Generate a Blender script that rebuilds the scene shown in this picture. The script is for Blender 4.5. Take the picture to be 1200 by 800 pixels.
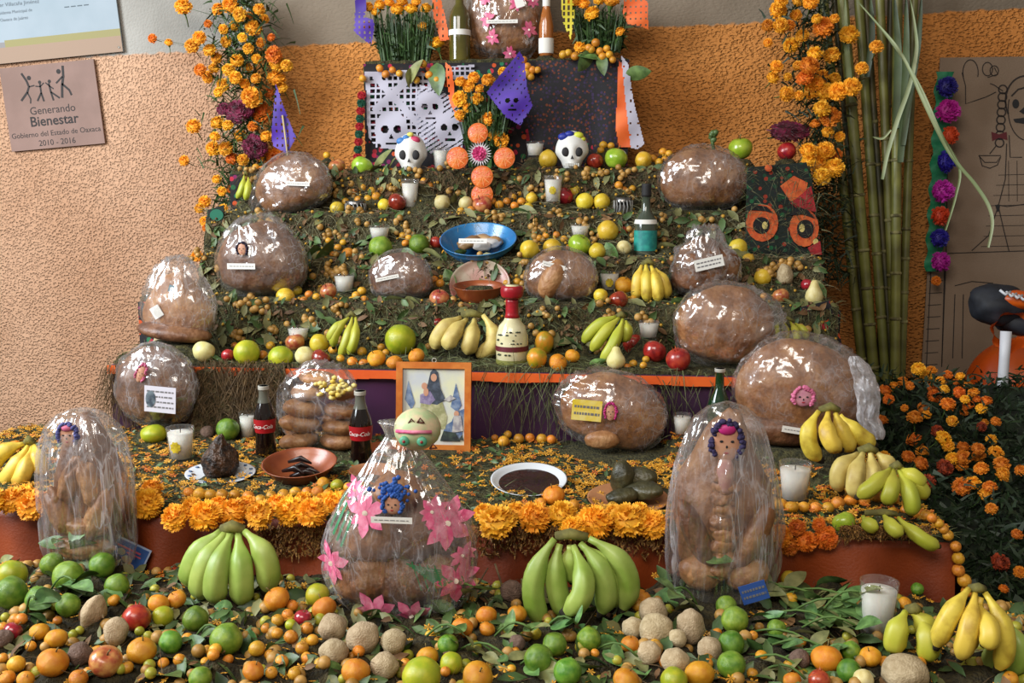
import bpy, bmesh, math, random
import numpy as np
from mathutils import Vector, Matrix, Euler, noise
random.seed(7); np.random.seed(7)
R = math.radians
for o in list(bpy.data.objects): bpy.data.objects.remove(o)
scn = bpy.context.scene
C = bpy.context.collection

# ------------------------------------------------------------------ camera
CAMZ = 1.27; FPX = 1167.0
cam_data = bpy.data.cameras.new('camera'); cam = bpy.data.objects.new('camera', cam_data); C.objects.link(cam)
cam_data.sensor_width = 36.0; cam_data.lens = FPX / 1200 * 36.0
cam_data.clip_start = 0.05
cam.location = (0, 0, CAMZ); cam.rotation_euler = (R(90 - 9), 0, R(6)); scn.camera = cam
CR = Euler((R(90 - 9), 0, R(6))).to_matrix(); CO = Vector((0, 0, CAMZ)); FWD = CR @ Vector((0, 0, -1))

# ------------------------------------------------------------------ light
w = bpy.data.worlds.new('world'); scn.world = w; w.use_nodes = True
w.node_tree.nodes['Background'].inputs[0].default_value = (1.0, 0.90, 0.78, 1)
w.node_tree.nodes['Background'].inputs[1].default_value = 0.26
def area(name, loc, aim, sx, sy, power, col):
    l = bpy.data.lights.new(name, 'AREA'); l.shape = 'RECTANGLE'; l.size = sx; l.size_y = sy; l.energy = power; l.color = col
    o = bpy.data.objects.new(name, l); C.objects.link(o); o.location = loc
    o.rotation_euler = (Vector(aim) - Vector(loc)).to_track_quat('-Z', 'Y').to_euler(); return o
area('daylight_opening', (-3.3, 1.2, 2.5), (-0.6, 3.3, 0.9), 1.6, 1.9, 208, (0.86, 0.94, 1.0))
area('front_fill', (-0.9, -0.9, 3.5), (-0.3, 2.6, 0.6), 2.6, 1.4, 112, (1.0, 0.93, 0.84))  # added warm fill lamp above the camera, no actual opening there
scn.view_settings.view_transform = 'Standard'; scn.view_settings.look = 'None'
scn.view_settings.exposure = 0.0; scn.view_settings.gamma = 1.0; scn.view_settings.use_curve_mapping = False

# ------------------------------------------------------------------ pixel rays onto real surfaces
def ray(px, py): return CR @ Vector(((px - 600) / FPX, (400 - py) / FPX, -1))
def P(px, py, Y): d = ray(px, py); return CO + d * (Y / d.y)
def PZ(px, py, z): d = ray(px, py); return CO + d * ((z - CAMZ) / d.z)
def S(p): return (Vector(p) - CO).dot(FWD) / FPX

# ------------------------------------------------------------------ materials
def lin(h):
    if not isinstance(h, str): return tuple(h) if len(h) == 4 else tuple(h) + (1,)
    v = [int(h[i:i + 2], 16) / 255 for i in (0, 2, 4)]
    return tuple((c / 12.92 if c <= 0.04045 else ((c + 0.055) / 1.055) ** 2.4) for c in v) + (1,)
MATS = {}
def nodes(name):
    m = bpy.data.materials.new(name); m.use_nodes = True; nt = m.node_tree
    return m, nt, nt.nodes['Principled BSDF'], nt.nodes.new, nt.links.new
def pm(name, c1, c2=None, scale=3.0, rough=0.5, bump=0.0, bscale=20.0, rnd=0.0, hue=0.0, sss=0.0, coat=0.0, metal=0.0, lo=0.4, hi=0.65, sheen=0.0, spec=0.5):
    if name in MATS: return MATS[name]
    m, nt, b, N, L = nodes(name)
    b.inputs['Roughness'].default_value = rough; b.inputs['Metallic'].default_value = metal
    b.inputs['Coat Weight'].default_value = coat; b.inputs['Coat Roughness'].default_value = 0.15
    b.inputs['Sheen Weight'].default_value = sheen; b.inputs['Specular IOR Level'].default_value = spec
    if sss: b.inputs['Subsurface Weight'].default_value = sss; b.inputs['Subsurface Radius'].default_value = (0.01, 0.006, 0.003)
    tc = N('ShaderNodeTexCoord'); col = None
    if c2 is not None:
        nz = N('ShaderNodeTexNoise'); nz.inputs['Scale'].default_value = scale; nz.inputs['Detail'].default_value = 4
        L(tc.outputs['Object'], nz.inputs['Vector'])
        rp = N('ShaderNodeValToRGB'); rp.color_ramp.elements[0].position = lo; rp.color_ramp.elements[1].position = hi
        rp.color_ramp.elements[0].color = lin(c1); rp.color_ramp.elements[1].color = lin(c2)
        L(nz.outputs['Fac'], rp.inputs['Fac']); col = rp.outputs['Color']
    if rnd or hue:
        oi = N('ShaderNodeObjectInfo'); hs = N('ShaderNodeHueSaturation')
        mr = N('ShaderNodeMapRange'); mr.inputs['To Min'].default_value = 1 - rnd; mr.inputs['To Max'].default_value = 1 + rnd
        L(oi.outputs['Random'], mr.inputs['Value']); L(mr.outputs['Result'], hs.inputs['Value'])
        mt = N('ShaderNodeMath'); mt.operation = 'MULTIPLY'; mt.inputs[1].default_value = 7.31; L(oi.outputs['Random'], mt.inputs[0])
        fr = N('ShaderNodeMath'); fr.operation = 'FRACT'; L(mt.outputs[0], fr.inputs[0])
        m2 = N('ShaderNodeMapRange'); m2.inputs['To Min'].default_value = 0.5 - hue; m2.inputs['To Max'].default_value = 0.5 + hue
        L(fr.outputs[0], m2.inputs['Value']); L(m2.outputs['Result'], hs.inputs['Hue'])
        if col: L(col, hs.inputs['Color'])
        else: hs.inputs['Color'].default_value = lin(c1)
        col = hs.outputs['Color']
    if col: L(col, b.inputs['Base Color'])
    else: b.inputs['Base Color'].default_value = lin(c1)
    if bump:
        n2 = N('ShaderNodeTexNoise'); n2.inputs['Scale'].default_value = bscale; n2.inputs['Detail'].default_value = 3
        L(tc.outputs['Object'], n2.inputs['Vector']); bp = N('ShaderNodeBump'); bp.inputs['Strength'].default_value = bump; bp.inputs['Distance'].default_value = 0.02
        L(n2.outputs['Fac'], bp.inputs['Height']); L(bp.outputs['Normal'], b.inputs['Normal'])
    MATS[name] = m; return m

def film_mat(name, base=0.05, edge=0.42, haze=0.05, rough=0.13, tint=(1, 1, 1, 1), bs=55.0, crease=0.3, bump=0.8, stretch=(1.2, 1.2, .8)):
    if name in MATS: return MATS[name]
    m, nt, b, N, L = nodes(name); nt.nodes.remove(b); out = nt.nodes['Material Output']
    tr = N('ShaderNodeBsdfTransparent'); tr.inputs[0].default_value = tint
    gl = N('ShaderNodeBsdfGlossy'); gl.inputs['Roughness'].default_value = rough; gl.inputs[0].default_value = (1, 1, 1, 1)
    df = N('ShaderNodeBsdfTranslucent'); df.inputs[0].default_value = (0.86, 0.85, 0.88, 1)
    d2 = N('ShaderNodeBsdfDiffuse'); d2.inputs[0].default_value = (0.86, 0.85, 0.88, 1)
    tc = N('ShaderNodeTexCoord'); mp = N('ShaderNodeMapping'); mp.inputs['Scale'].default_value = stretch; L(tc.outputs['Object'], mp.inputs['Vector'])
    wn = N('ShaderNodeTexNoise'); wn.inputs['Scale'].default_value = bs * .25; wn.inputs['Detail'].default_value = 2; L(mp.outputs['Vector'], wn.inputs['Vector'])
    va = N('ShaderNodeVectorMath'); va.operation = 'MULTIPLY_ADD'; va.inputs[1].default_value = (.05, .05, .05); L(wn.outputs['Color'], va.inputs[0]); L(mp.outputs['Vector'], va.inputs[2])
    def vor(scale, feat): v = N('ShaderNodeTexVoronoi'); v.feature = feat; v.inputs['Scale'].default_value = scale; L(va.outputs[0], v.inputs['Vector']); return v.outputs['Distance']
    f1, e1, e2 = vor(bs * .4, 'F1'), vor(bs * .22, 'DISTANCE_TO_EDGE'), vor(bs * .6, 'DISTANCE_TO_EDGE')
    rn = N('ShaderNodeTexNoise'); rn.noise_type = 'RIDGED_MULTIFRACTAL'; rn.inputs['Scale'].default_value = bs * .16; rn.inputs['Detail'].default_value = 2; rn.inputs['Distortion'].default_value = .8; L(mp.outputs['Vector'], rn.inputs['Vector'])
    hh = N('ShaderNodeMath'); hh.operation = 'MULTIPLY_ADD'; hh.inputs[1].default_value = .28; L(f1, hh.inputs[0]); L(rn.outputs['Fac'], hh.inputs[2])
    bp = N('ShaderNodeBump'); bp.inputs['Strength'].default_value = bump; bp.inputs['Distance'].default_value = 0.022
    L(hh.outputs[0], bp.inputs['Height'])
    for x in (gl, df, d2): L(bp.outputs['Normal'], x.inputs['Normal'])
    lw = N('ShaderNodeLayerWeight'); lw.inputs['Blend'].default_value = 0.28; L(bp.outputs['Normal'], lw.inputs['Normal'])
    mr = N('ShaderNodeMapRange'); mr.inputs['To Min'].default_value = base; mr.inputs['To Max'].default_value = edge; L(lw.outputs['Facing'], mr.inputs['Value'])
    mx = N('ShaderNodeMixShader'); L(mr.outputs['Result'], mx.inputs[0]); L(tr.outputs[0], mx.inputs[1]); L(gl.outputs[0], mx.inputs[2])
    hz = N('ShaderNodeMixShader'); hz.inputs[0].default_value = 0.4; L(df.outputs[0], hz.inputs[1]); L(d2.outputs[0], hz.inputs[2])
    def line(e, wdt): q = N('ShaderNodeMapRange'); q.inputs['From Min'].default_value = 0; q.inputs['From Max'].default_value = wdt; q.inputs['To Min'].default_value = 1; q.inputs['To Max'].default_value = 0; L(e, q.inputs['Value']); return q.outputs['Result']
    pn = N('ShaderNodeTexNoise'); pn.inputs['Scale'].default_value = bs * .16; pn.inputs['Detail'].default_value = 3; L(mp.outputs['Vector'], pn.inputs['Vector'])
    pk = N('ShaderNodeMapRange'); pk.inputs['From Min'].default_value = .40; pk.inputs['From Max'].default_value = .66; L(pn.outputs['Fac'], pk.inputs['Value'])
    lm = N('ShaderNodeMath'); lm.operation = 'MAXIMUM'; L(line(e1, .05), lm.inputs[0]); L(line(e2, .06), lm.inputs[1])
    l2 = N('ShaderNodeMath'); l2.operation = 'MULTIPLY_ADD'; l2.inputs[1].default_value = .8; L(lm.outputs[0], l2.inputs[0]); l2.inputs[2].default_value = .22
    l3 = N('ShaderNodeMath'); l3.operation = 'MULTIPLY'; L(l2.outputs[0], l3.inputs[0]); L(pk.outputs['Result'], l3.inputs[1])
    hm = N('ShaderNodeMapRange'); hm.inputs['To Min'].default_value = haze; hm.inputs['To Max'].default_value = haze + crease; L(l3.outputs[0], hm.inputs['Value'])
    m2 = N('ShaderNodeMixShader'); L(hm.outputs['Result'], m2.inputs[0]); L(mx.outputs[0], m2.inputs[1]); L(hz.outputs[0], m2.inputs[2])
    L(m2.outputs[0], out.inputs['Surface']); MATS[name] = m; return m

def cloth_print(name, base, cols, scale=28.0, rough=0.85, dots=0.42):
    if name in MATS: return MATS[name]
    m, nt, b, N, L = nodes(name); b.inputs['Roughness'].default_value = rough
    tc = N('ShaderNodeTexCoord'); v = N('ShaderNodeTexVoronoi'); v.inputs['Scale'].default_value = scale; L(tc.outputs['Object'], v.inputs['Vector'])
    rp = N('ShaderNodeValToRGB'); rp.color_ramp.interpolation = 'CONSTANT'; el = rp.color_ramp.elements
    while len(el) < len(cols): el.new(0.5)
    for i, c in enumerate(cols): el[i].position = i / len(cols); el[i].color = lin(c)
    sp = N('ShaderNodeSeparateColor'); L(v.outputs['Color'], sp.inputs[0]); L(sp.outputs[0], rp.inputs['Fac'])
    lt = N('ShaderNodeMath'); lt.operation = 'LESS_THAN'; lt.inputs[1].default_value = dots; L(v.outputs['Distance'], lt.inputs[0])
    mx = N('ShaderNodeMix'); mx.data_type = 'RGBA'; L(lt.outputs[0], mx.inputs[0]); mx.inputs[6].default_value = lin(base); L(rp.outputs['Color'], mx.inputs[7])
    L(mx.outputs[2], b.inputs['Base Color']); MATS[name] = m; return m

FILM = film_mat('cellophane', .14, .36, .01, .17, bs=58, crease=.4, bump=.75)
FILM_CLEAR = film_mat('cellophane_clear', .13, .34, .01, .15, bs=85, crease=.42, bump=.75, stretch=(1.3, 1.3, .45))
FILM_HAZY = film_mat('plastic_bag', .15, .36, .03, .18, bs=70, crease=.6, bump=.8, stretch=(1.3, 1.3, .5))
FILM_TALL = film_mat('tall_bag_film', .14, .36, .02, .15, bs=80, crease=.55, bump=.75, stretch=(1.5, 1.5, .16))
GLASS = film_mat('tumbler_glass', .05, .35, .03, .06, bs=1.0, crease=0, bump=0)
def crust(name, c1, c2, c3):
    m, nt, b, N, L = nodes(name); b.inputs['Roughness'].default_value = .5; b.inputs['Coat Weight'].default_value = .15; b.inputs['Coat Roughness'].default_value = .3
    tc = N('ShaderNodeTexCoord'); n1 = N('ShaderNodeTexNoise'); n1.inputs['Scale'].default_value = 16; n1.inputs['Detail'].default_value = 6; n1.inputs['Roughness'].default_value = .65; L(tc.outputs['Object'], n1.inputs['Vector'])
    rp = N('ShaderNodeValToRGB'); el = rp.color_ramp.elements; el[0].position = .32; el[0].color = lin(c1); el[1].position = .7; el[1].color = lin(c3); e = el.new(.5); e.color = lin(c2); L(n1.outputs['Fac'], rp.inputs['Fac'])
    oi = N('ShaderNodeObjectInfo'); mr = N('ShaderNodeMapRange'); mr.inputs['To Min'].default_value = .85; mr.inputs['To Max'].default_value = 1.1; L(oi.outputs['Random'], mr.inputs['Value'])
    hs = N('ShaderNodeHueSaturation'); L(rp.outputs['Color'], hs.inputs['Color']); L(mr.outputs['Result'], hs.inputs['Value']); L(hs.outputs['Color'], b.inputs['Base Color'])
    n2 = N('ShaderNodeTexNoise'); n2.inputs['Scale'].default_value = 60; n2.inputs['Detail'].default_value = 5; L(tc.outputs['Object'], n2.inputs['Vector']); bp = N('ShaderNodeBump'); bp.inputs['Strength'].default_value = .5; bp.inputs['Distance'].default_value = .01; L(n2.outputs['Fac'], bp.inputs['Height']); L(bp.outputs['Normal'], b.inputs['Normal'])
    return m
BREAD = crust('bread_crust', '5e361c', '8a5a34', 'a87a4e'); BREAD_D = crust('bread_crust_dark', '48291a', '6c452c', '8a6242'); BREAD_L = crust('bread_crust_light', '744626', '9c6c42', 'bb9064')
STEM = pm('dry_stem', '5b4a26', '7a6a35', 8, 0.8)
GREEN_STEM = pm('green_stem', '3f5a24', '5d7a34', 8, 0.7)
LEAF = pm('leaf_green', '2e4a22', '688a4c', 3, 0.42, rnd=0.3, hue=0.02, lo=0.3, hi=0.7)
LEAF_DRY = pm('leaf_olive', '5d6238', '8c8c58', 3, 0.55, rnd=0.2, hue=0.015, lo=0.3, hi=0.7)
MARI = pm('marigold_orange', 'e0920e', 'f4b428', 2.2, 0.7, rnd=0.14, hue=0.009, lo=0.3, hi=0.7)
MARI_D = pm('marigold_deep_orange', 'c4640c', 'de8618', 2.2, 0.7, rnd=0.16, hue=0.012, lo=0.3, hi=0.7)
MARI_R = pm('marigold_rust', '6e2208', 'a23c10', 2.2, 0.75, rnd=0.15)
CELO = pm('celosia_burgundy', '5a0a2c', '841444', 2.2, 0.85, rnd=0.1, sheen=0.3)
WHITE_PAPER = pm('white_paper', 'dcd9d2', rough=0.7)
WAX = pm('white_wax', 'e9e6dc', 'f2efe6', 20, 0.45, sss=0.1)
DARK = pm('dark_print', '1c1a1c', rough=0.7)

# ------------------------------------------------------------------ mesh helpers
def mesh(name, V, F, mats=(), midx=None, smooth=True):
    me = bpy.data.meshes.new(name)
    me.from_pydata([tuple(map(float, v)) for v in V], [], [tuple(int(i) for i in f) for f in F])
    for m in mats: me.materials.append(m)
    if midx is not None: me.polygons.foreach_set('material_index', np.array(midx, dtype=np.int32))
    if smooth: me.polygons.foreach_set('use_smooth', np.ones(len(me.polygons), dtype=bool))
    me.update(); return me
def ob(name, me, parent=None, loc=(0, 0, 0), rot=(0, 0, 0), sc=(1, 1, 1), label=None):
    o = bpy.data.objects.new(name, me); C.objects.link(o)
    o.location = loc; o.rotation_euler = rot; o.scale = (sc, sc, sc) if isinstance(sc, (int, float)) else sc
    if parent is not None: o.parent = parent
    if label: o['label'] = label
    return o
def tag(o, label, cat, group=None, kind=None):
    o['label'] = label; o['category'] = cat
    if group: o['group'] = group
    if kind: o['kind'] = kind
    return o
def thing(name, label, cat, loc=(0, 0, 0), rot=(0, 0, 0), group=None):
    return tag(ob(name, None, None, loc, rot), label, cat, group)
class MB:                       # collects pieces of ONE part
    def __init__(s): s.V = []; s.F = []; s.I = []
    def add(s, V, F, i=0):
        n = len(s.V); s.V += [tuple(v) for v in V]; s.F += [tuple(a + n for a in f) for f in F]; s.I += [i] * len(F)
    def mesh(s, name, mats, smooth=True): return mesh(name, s.V, s.F, mats, s.I, smooth)
_ico = {}
def ico(sub):
    if sub not in _ico:
        bm = bmesh.new(); bmesh.ops.create_icosphere(bm, subdivisions=sub, radius=1); bm.verts.ensure_lookup_table()
        _ico[sub] = (np.array([v.co[:] for v in bm.verts]), [[v.index for v in f.verts] for f in bm.faces]); bm.free()
    return _ico[sub][0].copy(), _ico[sub][1]
def sstep(a, b, x): t = np.clip((np.asarray(x, float) - a) / (b - a), 0, 1); return t * t * (3 - 2 * t)
def nz3(V, sc, seed=0.0): return np.array([noise.noise(Vector((v[0] * sc + seed, v[1] * sc - seed, v[2] * sc + 2 * seed))) for v in V])
def lathe(prof, seg=24, cap0=False, cap1=False):
    V, F = [], []
    for r, z in prof:
        for k in range(seg): a = 2 * math.pi * k / seg; V.append((r * math.cos(a), r * math.sin(a), z))
    for i in range(len(prof) - 1):
        for k in range(seg): k2 = (k + 1) % seg; F.append((i * seg + k, i * seg + k2, (i + 1) * seg + k2, (i + 1) * seg + k))
    if cap0: F.append(tuple(range(seg))[::-1])
    if cap1: F.append(tuple((len(prof) - 1) * seg + k for k in range(seg)))
    return V, F
def tube(path, rad, seg=8, cap=True, flat=1.0, ridge=0.0):
    path = [Vector(p) for p in path]; n = len(path); V, F = [], []
    if isinstance(rad, (int, float)): rad = [rad] * n
    up = Vector((0.13, 0.97, 0.21)).normalized()
    for i in range(n):
        t = (path[min(i + 1, n - 1)] - path[max(i - 1, 0)]).normalized()
        a = t.cross(up)
        a = a.normalized() if a.length > 1e-4 else t.orthogonal().normalized()
        b = t.cross(a)
        for k in range(seg):
            an = 2 * math.pi * k / seg; rr = rad[i] * (1 + ridge * math.cos(5 * an)); V.append(path[i] + a * (math.cos(an) * rr) + b * (math.sin(an) * rr * flat))
    for i in range(n - 1):
        for k in range(seg): k2 = (k + 1) % seg; F.append((i * seg + k, i * seg + k2, (i + 1) * seg + k2, (i + 1) * seg + k))
    if cap: F.append(tuple(range(seg))[::-1]); F.append(tuple((n - 1) * seg + k for k in range(seg)))
    return V, F
def box(x0, x1, y0, y1, z0, z1):
    V = [(x, y, z) for z in (z0, z1) for y in (y0, y1) for x in (x0, x1)]
    return V, [(0, 2, 3, 1), (4, 5, 7, 6), (0, 1, 5, 4), (2, 6, 7, 3), (0, 4, 6, 2), (1, 3, 7, 5)]
def bez(a, b, c, n=10): a, b, c = Vector(a), Vector(b), Vector(c); return [(1 - t) ** 2 * a + 2 * t * (1 - t) * b + t * t * c for t in [i / (n - 1) for i in range(n)]]
def disc(r, seg=20, y=0.0, rx=1.0, rz=1.0, cx=0, cz=0):
    return [(cx, y - 0.0004, cz)] + [(cx + r * rx * math.cos(2 * math.pi * k / seg), y, cz + r * rz * math.sin(2 * math.pi * k / seg)) for k in range(seg)], [(0, 1 + (k + 1) % seg, 1 + k) for k in range(seg)]
def poly_flat(pts, y=0.0): return [(x, y, z) for x, z in pts], [tuple(range(len(pts)))]
def pip(x, y, poly):
    c = False; n = len(poly); j = n - 1
    for i in range(n):
        if (poly[i][1] > y) != (poly[j][1] > y) and x < (poly[j][0] - poly[i][0]) * (y - poly[i][1]) / (poly[j][1] - poly[i][1]) + poly[i][0]: c = not c
        j = i
    return c
def ribbon(pts, wd, y=0.0):      # flat drawn line in the XZ plane
    V, F = [], []
    for i, (x, z) in enumerate(pts):
        x0, z0 = pts[max(i - 1, 0)]; x1, z1 = pts[min(i + 1, len(pts) - 1)]
        dx, dz = x1 - x0, z1 - z0; l = math.hypot(dx, dz) or 1; nx, nzv = -dz / l * wd / 2, dx / l * wd / 2
        V += [(x + nx, y, z + nzv), (x - nx, y, z - nzv)]
        if i: k = 2 * i; F.append((k - 2, k - 1, k + 1, k))
    return V, F
def text_mesh(s, size, mat, shear=0.0, align='CENTER', bold=0.0):
    cu = bpy.data.curves.new('txt', 'FONT'); cu.body = s; cu.size = size; cu.align_x = align; cu.shear = shear; cu.offset = bold; cu.resolution_u = 3
    o = bpy.data.objects.new('txt', cu); C.objects.link(o); dg = bpy.context.evaluated_depsgraph_get()
    me = bpy.data.meshes.new_from_object(o.evaluated_get(dg)); bpy.data.objects.remove(o); bpy.data.curves.remove(cu)
    me.materials.clear(); me.materials.append(mat); return me

# ------------------------------------------------------------------ the altar's levels (front edge Y, edge height from its picture row at the centre)
WALLY = 4.0
def zl(py, Y): return P(600, py, Y).z
TIERS = {'F': (1.36, 1.97, 0.45), 'T1': (2.0, 2.70, zl(618, 2.0)), 'T2': (2.70, 3.0, zl(436, 2.70)), 'T3': (3.0, 3.2, zl(359, 3.0)),
         'T4': (3.2, 3.4, zl(307, 3.2)), 'T5': (3.4, 3.56, zl(255, 3.4)), 'T6': (3.56, 3.74, zl(204, 3.56)), 'BOX': (3.74, 3.97, zl(73, 3.74))}
EDGEPY = {'F': 800, 'T1': 618, 'T2': 436, 'T3': 359, 'T4': 307, 'T5': 255, 'T6': 204, 'BOX': 73}
XR = {'T1': (P(-60, 610, 2.0).x - 0.25, P(1118, 632, 2.0).x), 'T2': (P(132, 440, 2.7).x, P(1003, 440, 2.7).x), 'T3': (P(163, 360, 3.0).x, P(985, 360, 3.0).x),
      'T4': (P(236, 307, 3.2).x, P(966, 307, 3.2).x), 'T5': (P(242, 255, 3.4).x, P(958, 255, 3.4).x), 'T6': (P(270, 204, 3.56).x, P(946, 204, 3.56).x), 'BOX': (P(427, 100, 3.74).x, P(737, 100, 3.74).x)}
XR['F'] = (P(-80, 740, 1.9).x, P(1290, 760, 1.9).x)
TIERS['T6'] = (3.56, 3.74, TIERS['T6'][2])
WHERE = {'F': 'in the front pile before the orange cloth', 'T1': 'on the lowest step among the plates', 'T2': 'on the orange-edged step above the purple cloth',
         'T3': 'on the step with the footed clay bowl', 'T4': 'on the step with the blue bowl', 'T5': 'on the step just below the sugar skulls',
         'T6': 'on the top step beside the sugar skulls', 'BOX': 'on the box above the sugar skulls'}
PLACED = []
BED = {k: [] for k in TIERS}       # what rests on each level: (x, y, radius, bottom z)
def seat(px, py, d, tier, h=None):
    """stand a thing seen at (px, py), d pixels wide, on its level; returns centre and metres per pixel"""
    h = h or d; Y0, Y1, z = TIERS[tier]; best = None
    ypref = min(Y1 - 0.03, Y0 + 0.035 + max(0, EDGEPY[tier] - (py + h / 2)) * 0.0045)
    for i in range(60):
        Y = Y0 + 0.02 + (Y1 - Y0 - 0.04) * i / 59; c = P(px, py, Y); s = S(c); e = c.z - h / 2 * s - (z + 0.012)
        cost = (abs(e) if e > 0 else abs(e) * 4) + (0.15 if tier not in ('F', 'T1') else 0.0) * abs(Y - ypref)
        ra = min(d, h) / 2 * s; cost += 1.5 * sum(max(0, .95 * (ra + rb) - (c - cb).length) for cb, rb in PLACED if abs(cb.x - c.x) < ra + rb)
        if best is None or cost < best[0]: best = (cost, c, s)
    _, c, s = best; PLACED.append((c, min(d, h) / 2 * s)) if d == h or h > 10 else None
    BED[tier].append((c.x, c.y, d / 2 * s, c.z - h / 2 * s)); return c, s
def stand(px, pyb, tier, wpx=30, Y=None):
    """base point of a thing whose foot is seen at (px, pyb)"""
    Y0, Y1, z = TIERS[tier]
    if Y is None:
        if tier in ('F', 'T1'): p = PZ(px, pyb, z + 0.008); Y = min(max(p.y, Y0 + 0.03), Y1 - 0.03)
        else: Y = min(Y1 - 0.03, Y0 + 0.05 + max(0, EDGEPY[tier] - pyb) * 0.0045)
    p = P(px, pyb, Y); p.z = max(p.z, z + 0.004); s = S(p); BED[tier].append((p.x, p.y, wpx / 2 * s, p.z)); return p, s

# ------------------------------------------------------------------ the setting
def stucco(name, o1, o2, g1, g2, stretch):
    m, nt, b, N, L = nodes(name); b.inputs['Roughness'].default_value = 0.9; b.inputs['Specular IOR Level'].default_value = 0.2
    tc = N('ShaderNodeTexCoord'); sp = N('ShaderNodeSeparateXYZ'); L(tc.outputs['Object'], sp.inputs[0])
    a, c = P(0, 72, WALLY), P(1200, 10, WALLY); sl = (c.z - a.z) / (c.x - a.x)
    ml = N('ShaderNodeMath'); ml.operation = 'MULTIPLY_ADD'; ml.inputs[1].default_value = -sl; ml.inputs[2].default_value = -(a.z - sl * a.x); L(sp.outputs[0], ml.inputs[0])
    ad = N('ShaderNodeMath'); L(sp.outputs[2], ad.inputs[0]); L(ml.outputs[0], ad.inputs[1])
    ne = N('ShaderNodeTexNoise'); ne.inputs['Scale'].default_value = 25; L(tc.outputs['Object'], ne.inputs['Vector'])
    m3 = N('ShaderNodeMath'); m3.operation = 'MULTIPLY_ADD'; m3.inputs[1].default_value = 0.03; m3.inputs[2].default_value = -0.015; L(ne.outputs['Fac'], m3.inputs[0])
    a2 = N('ShaderNodeMath'); L(ad.outputs[0], a2.inputs[0]); L(m3.outputs[0], a2.inputs[1])
    up = N('ShaderNodeMapRange'); up.inputs['From Min'].default_value = -0.004; up.inputs['From Max'].default_value = 0.004; L(a2.outputs[0], up.inputs['Value'])
    big = N('ShaderNodeTexNoise'); big.inputs['Scale'].default_value = 2.2; big.inputs['Detail'].default_value = 5; L(tc.outputs['Object'], big.inputs['Vector'])
    r1 = N('ShaderNodeValToRGB'); r1.color_ramp.elements[0].color = lin(o1); r1.color_ramp.elements[1].color = lin(o2); r1.color_ramp.elements[0].position = .35; r1.color_ramp.elements[1].position = .7; L(big.outputs['Fac'], r1.inputs['Fac'])
    r2 = N('ShaderNodeValToRGB'); r2.color_ramp.elements[0].color = lin(g1); r2.color_ramp.elements[1].color = lin(g2); r2.color_ramp.elements[0].position = .3; r2.color_ramp.elements[1].position = .7; L(big.outputs['Fac'], r2.inputs['Fac'])
    mx = N('ShaderNodeMix'); mx.data_type = 'RGBA'; L(up.outputs['Result'], mx.inputs[0]); L(r1.outputs['Color'], mx.inputs[6]); L(r2.outputs['Color'], mx.inputs[7]); L(mx.outputs[2], b.inputs['Base Color'])
    gn = N('ShaderNodeTexNoise'); gn.inputs['Scale'].default_value = 60; gn.inputs['Detail'].default_value = 2; L(tc.outputs['Object'], gn.inputs['Vector'])
    gv = N('ShaderNodeVectorMath'); gv.operation = 'MULTIPLY_ADD'; gv.inputs[1].default_value = (.014, .014, .014); ms = N('ShaderNodeMapping'); ms.inputs['Scale'].default_value = stretch; L(tc.outputs['Object'], ms.inputs['Vector']); L(gn.outputs['Color'], gv.inputs[0]); L(ms.outputs['Vector'], gv.inputs[2])
    g = N('ShaderNodeTexVoronoi'); g.feature = 'SMOOTH_F1'; g.inputs['Scale'].default_value = 105; g.inputs['Smoothness'].default_value = .6; L(gv.outputs[0], g.inputs['Vector'])
    gr = N('ShaderNodeMapRange'); gr.inputs['From Min'].default_value = 0.05; gr.inputs['From Max'].default_value = 0.6; L(g.outputs['Distance'], gr.inputs['Value'])
    st = N('ShaderNodeMapRange'); st.inputs['To Min'].default_value = 0.9; st.inputs['To Max'].default_value = 0.22; L(up.outputs['Result'], st.inputs['Value'])
    bp = N('ShaderNodeBump'); bp.inputs['Distance'].default_value = 0.010; L(st.outputs['Result'], bp.inputs['Strength']); L(gr.outputs['Result'], bp.inputs['Height']); L(bp.outputs['Normal'], b.inputs['Normal'])
    return m
XW = P(303, 200, WALLY).x
wb = ob('wall_back', mesh('wall_back', *box(XW, 4.5, WALLY, WALLY + 0.15, 0, 3.6), (stucco('stucco_orange', 'bf7a3c', 'd08c4c', '6c6052', '8a7c6c', (.62, 1, 1.15)),), smooth=False)); wb['kind'] = 'structure'; wb['label'] = 'rough orange stucco wall with dull grey painted upper band'
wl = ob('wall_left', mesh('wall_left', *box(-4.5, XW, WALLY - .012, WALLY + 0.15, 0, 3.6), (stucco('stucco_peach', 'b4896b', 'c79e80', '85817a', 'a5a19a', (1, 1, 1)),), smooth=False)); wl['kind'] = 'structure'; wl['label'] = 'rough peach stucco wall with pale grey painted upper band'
fl = ob('floor', mesh('floor', *box(-4.5, 4.5, -2.5, WALLY, -0.1, 0), (pm('cement_floor', '4b4640', '625b52', 6, 0.8, 0.2, 60),), smooth=False)); fl['kind'] = 'structure'; fl['label'] = 'dark cement floor'

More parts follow.
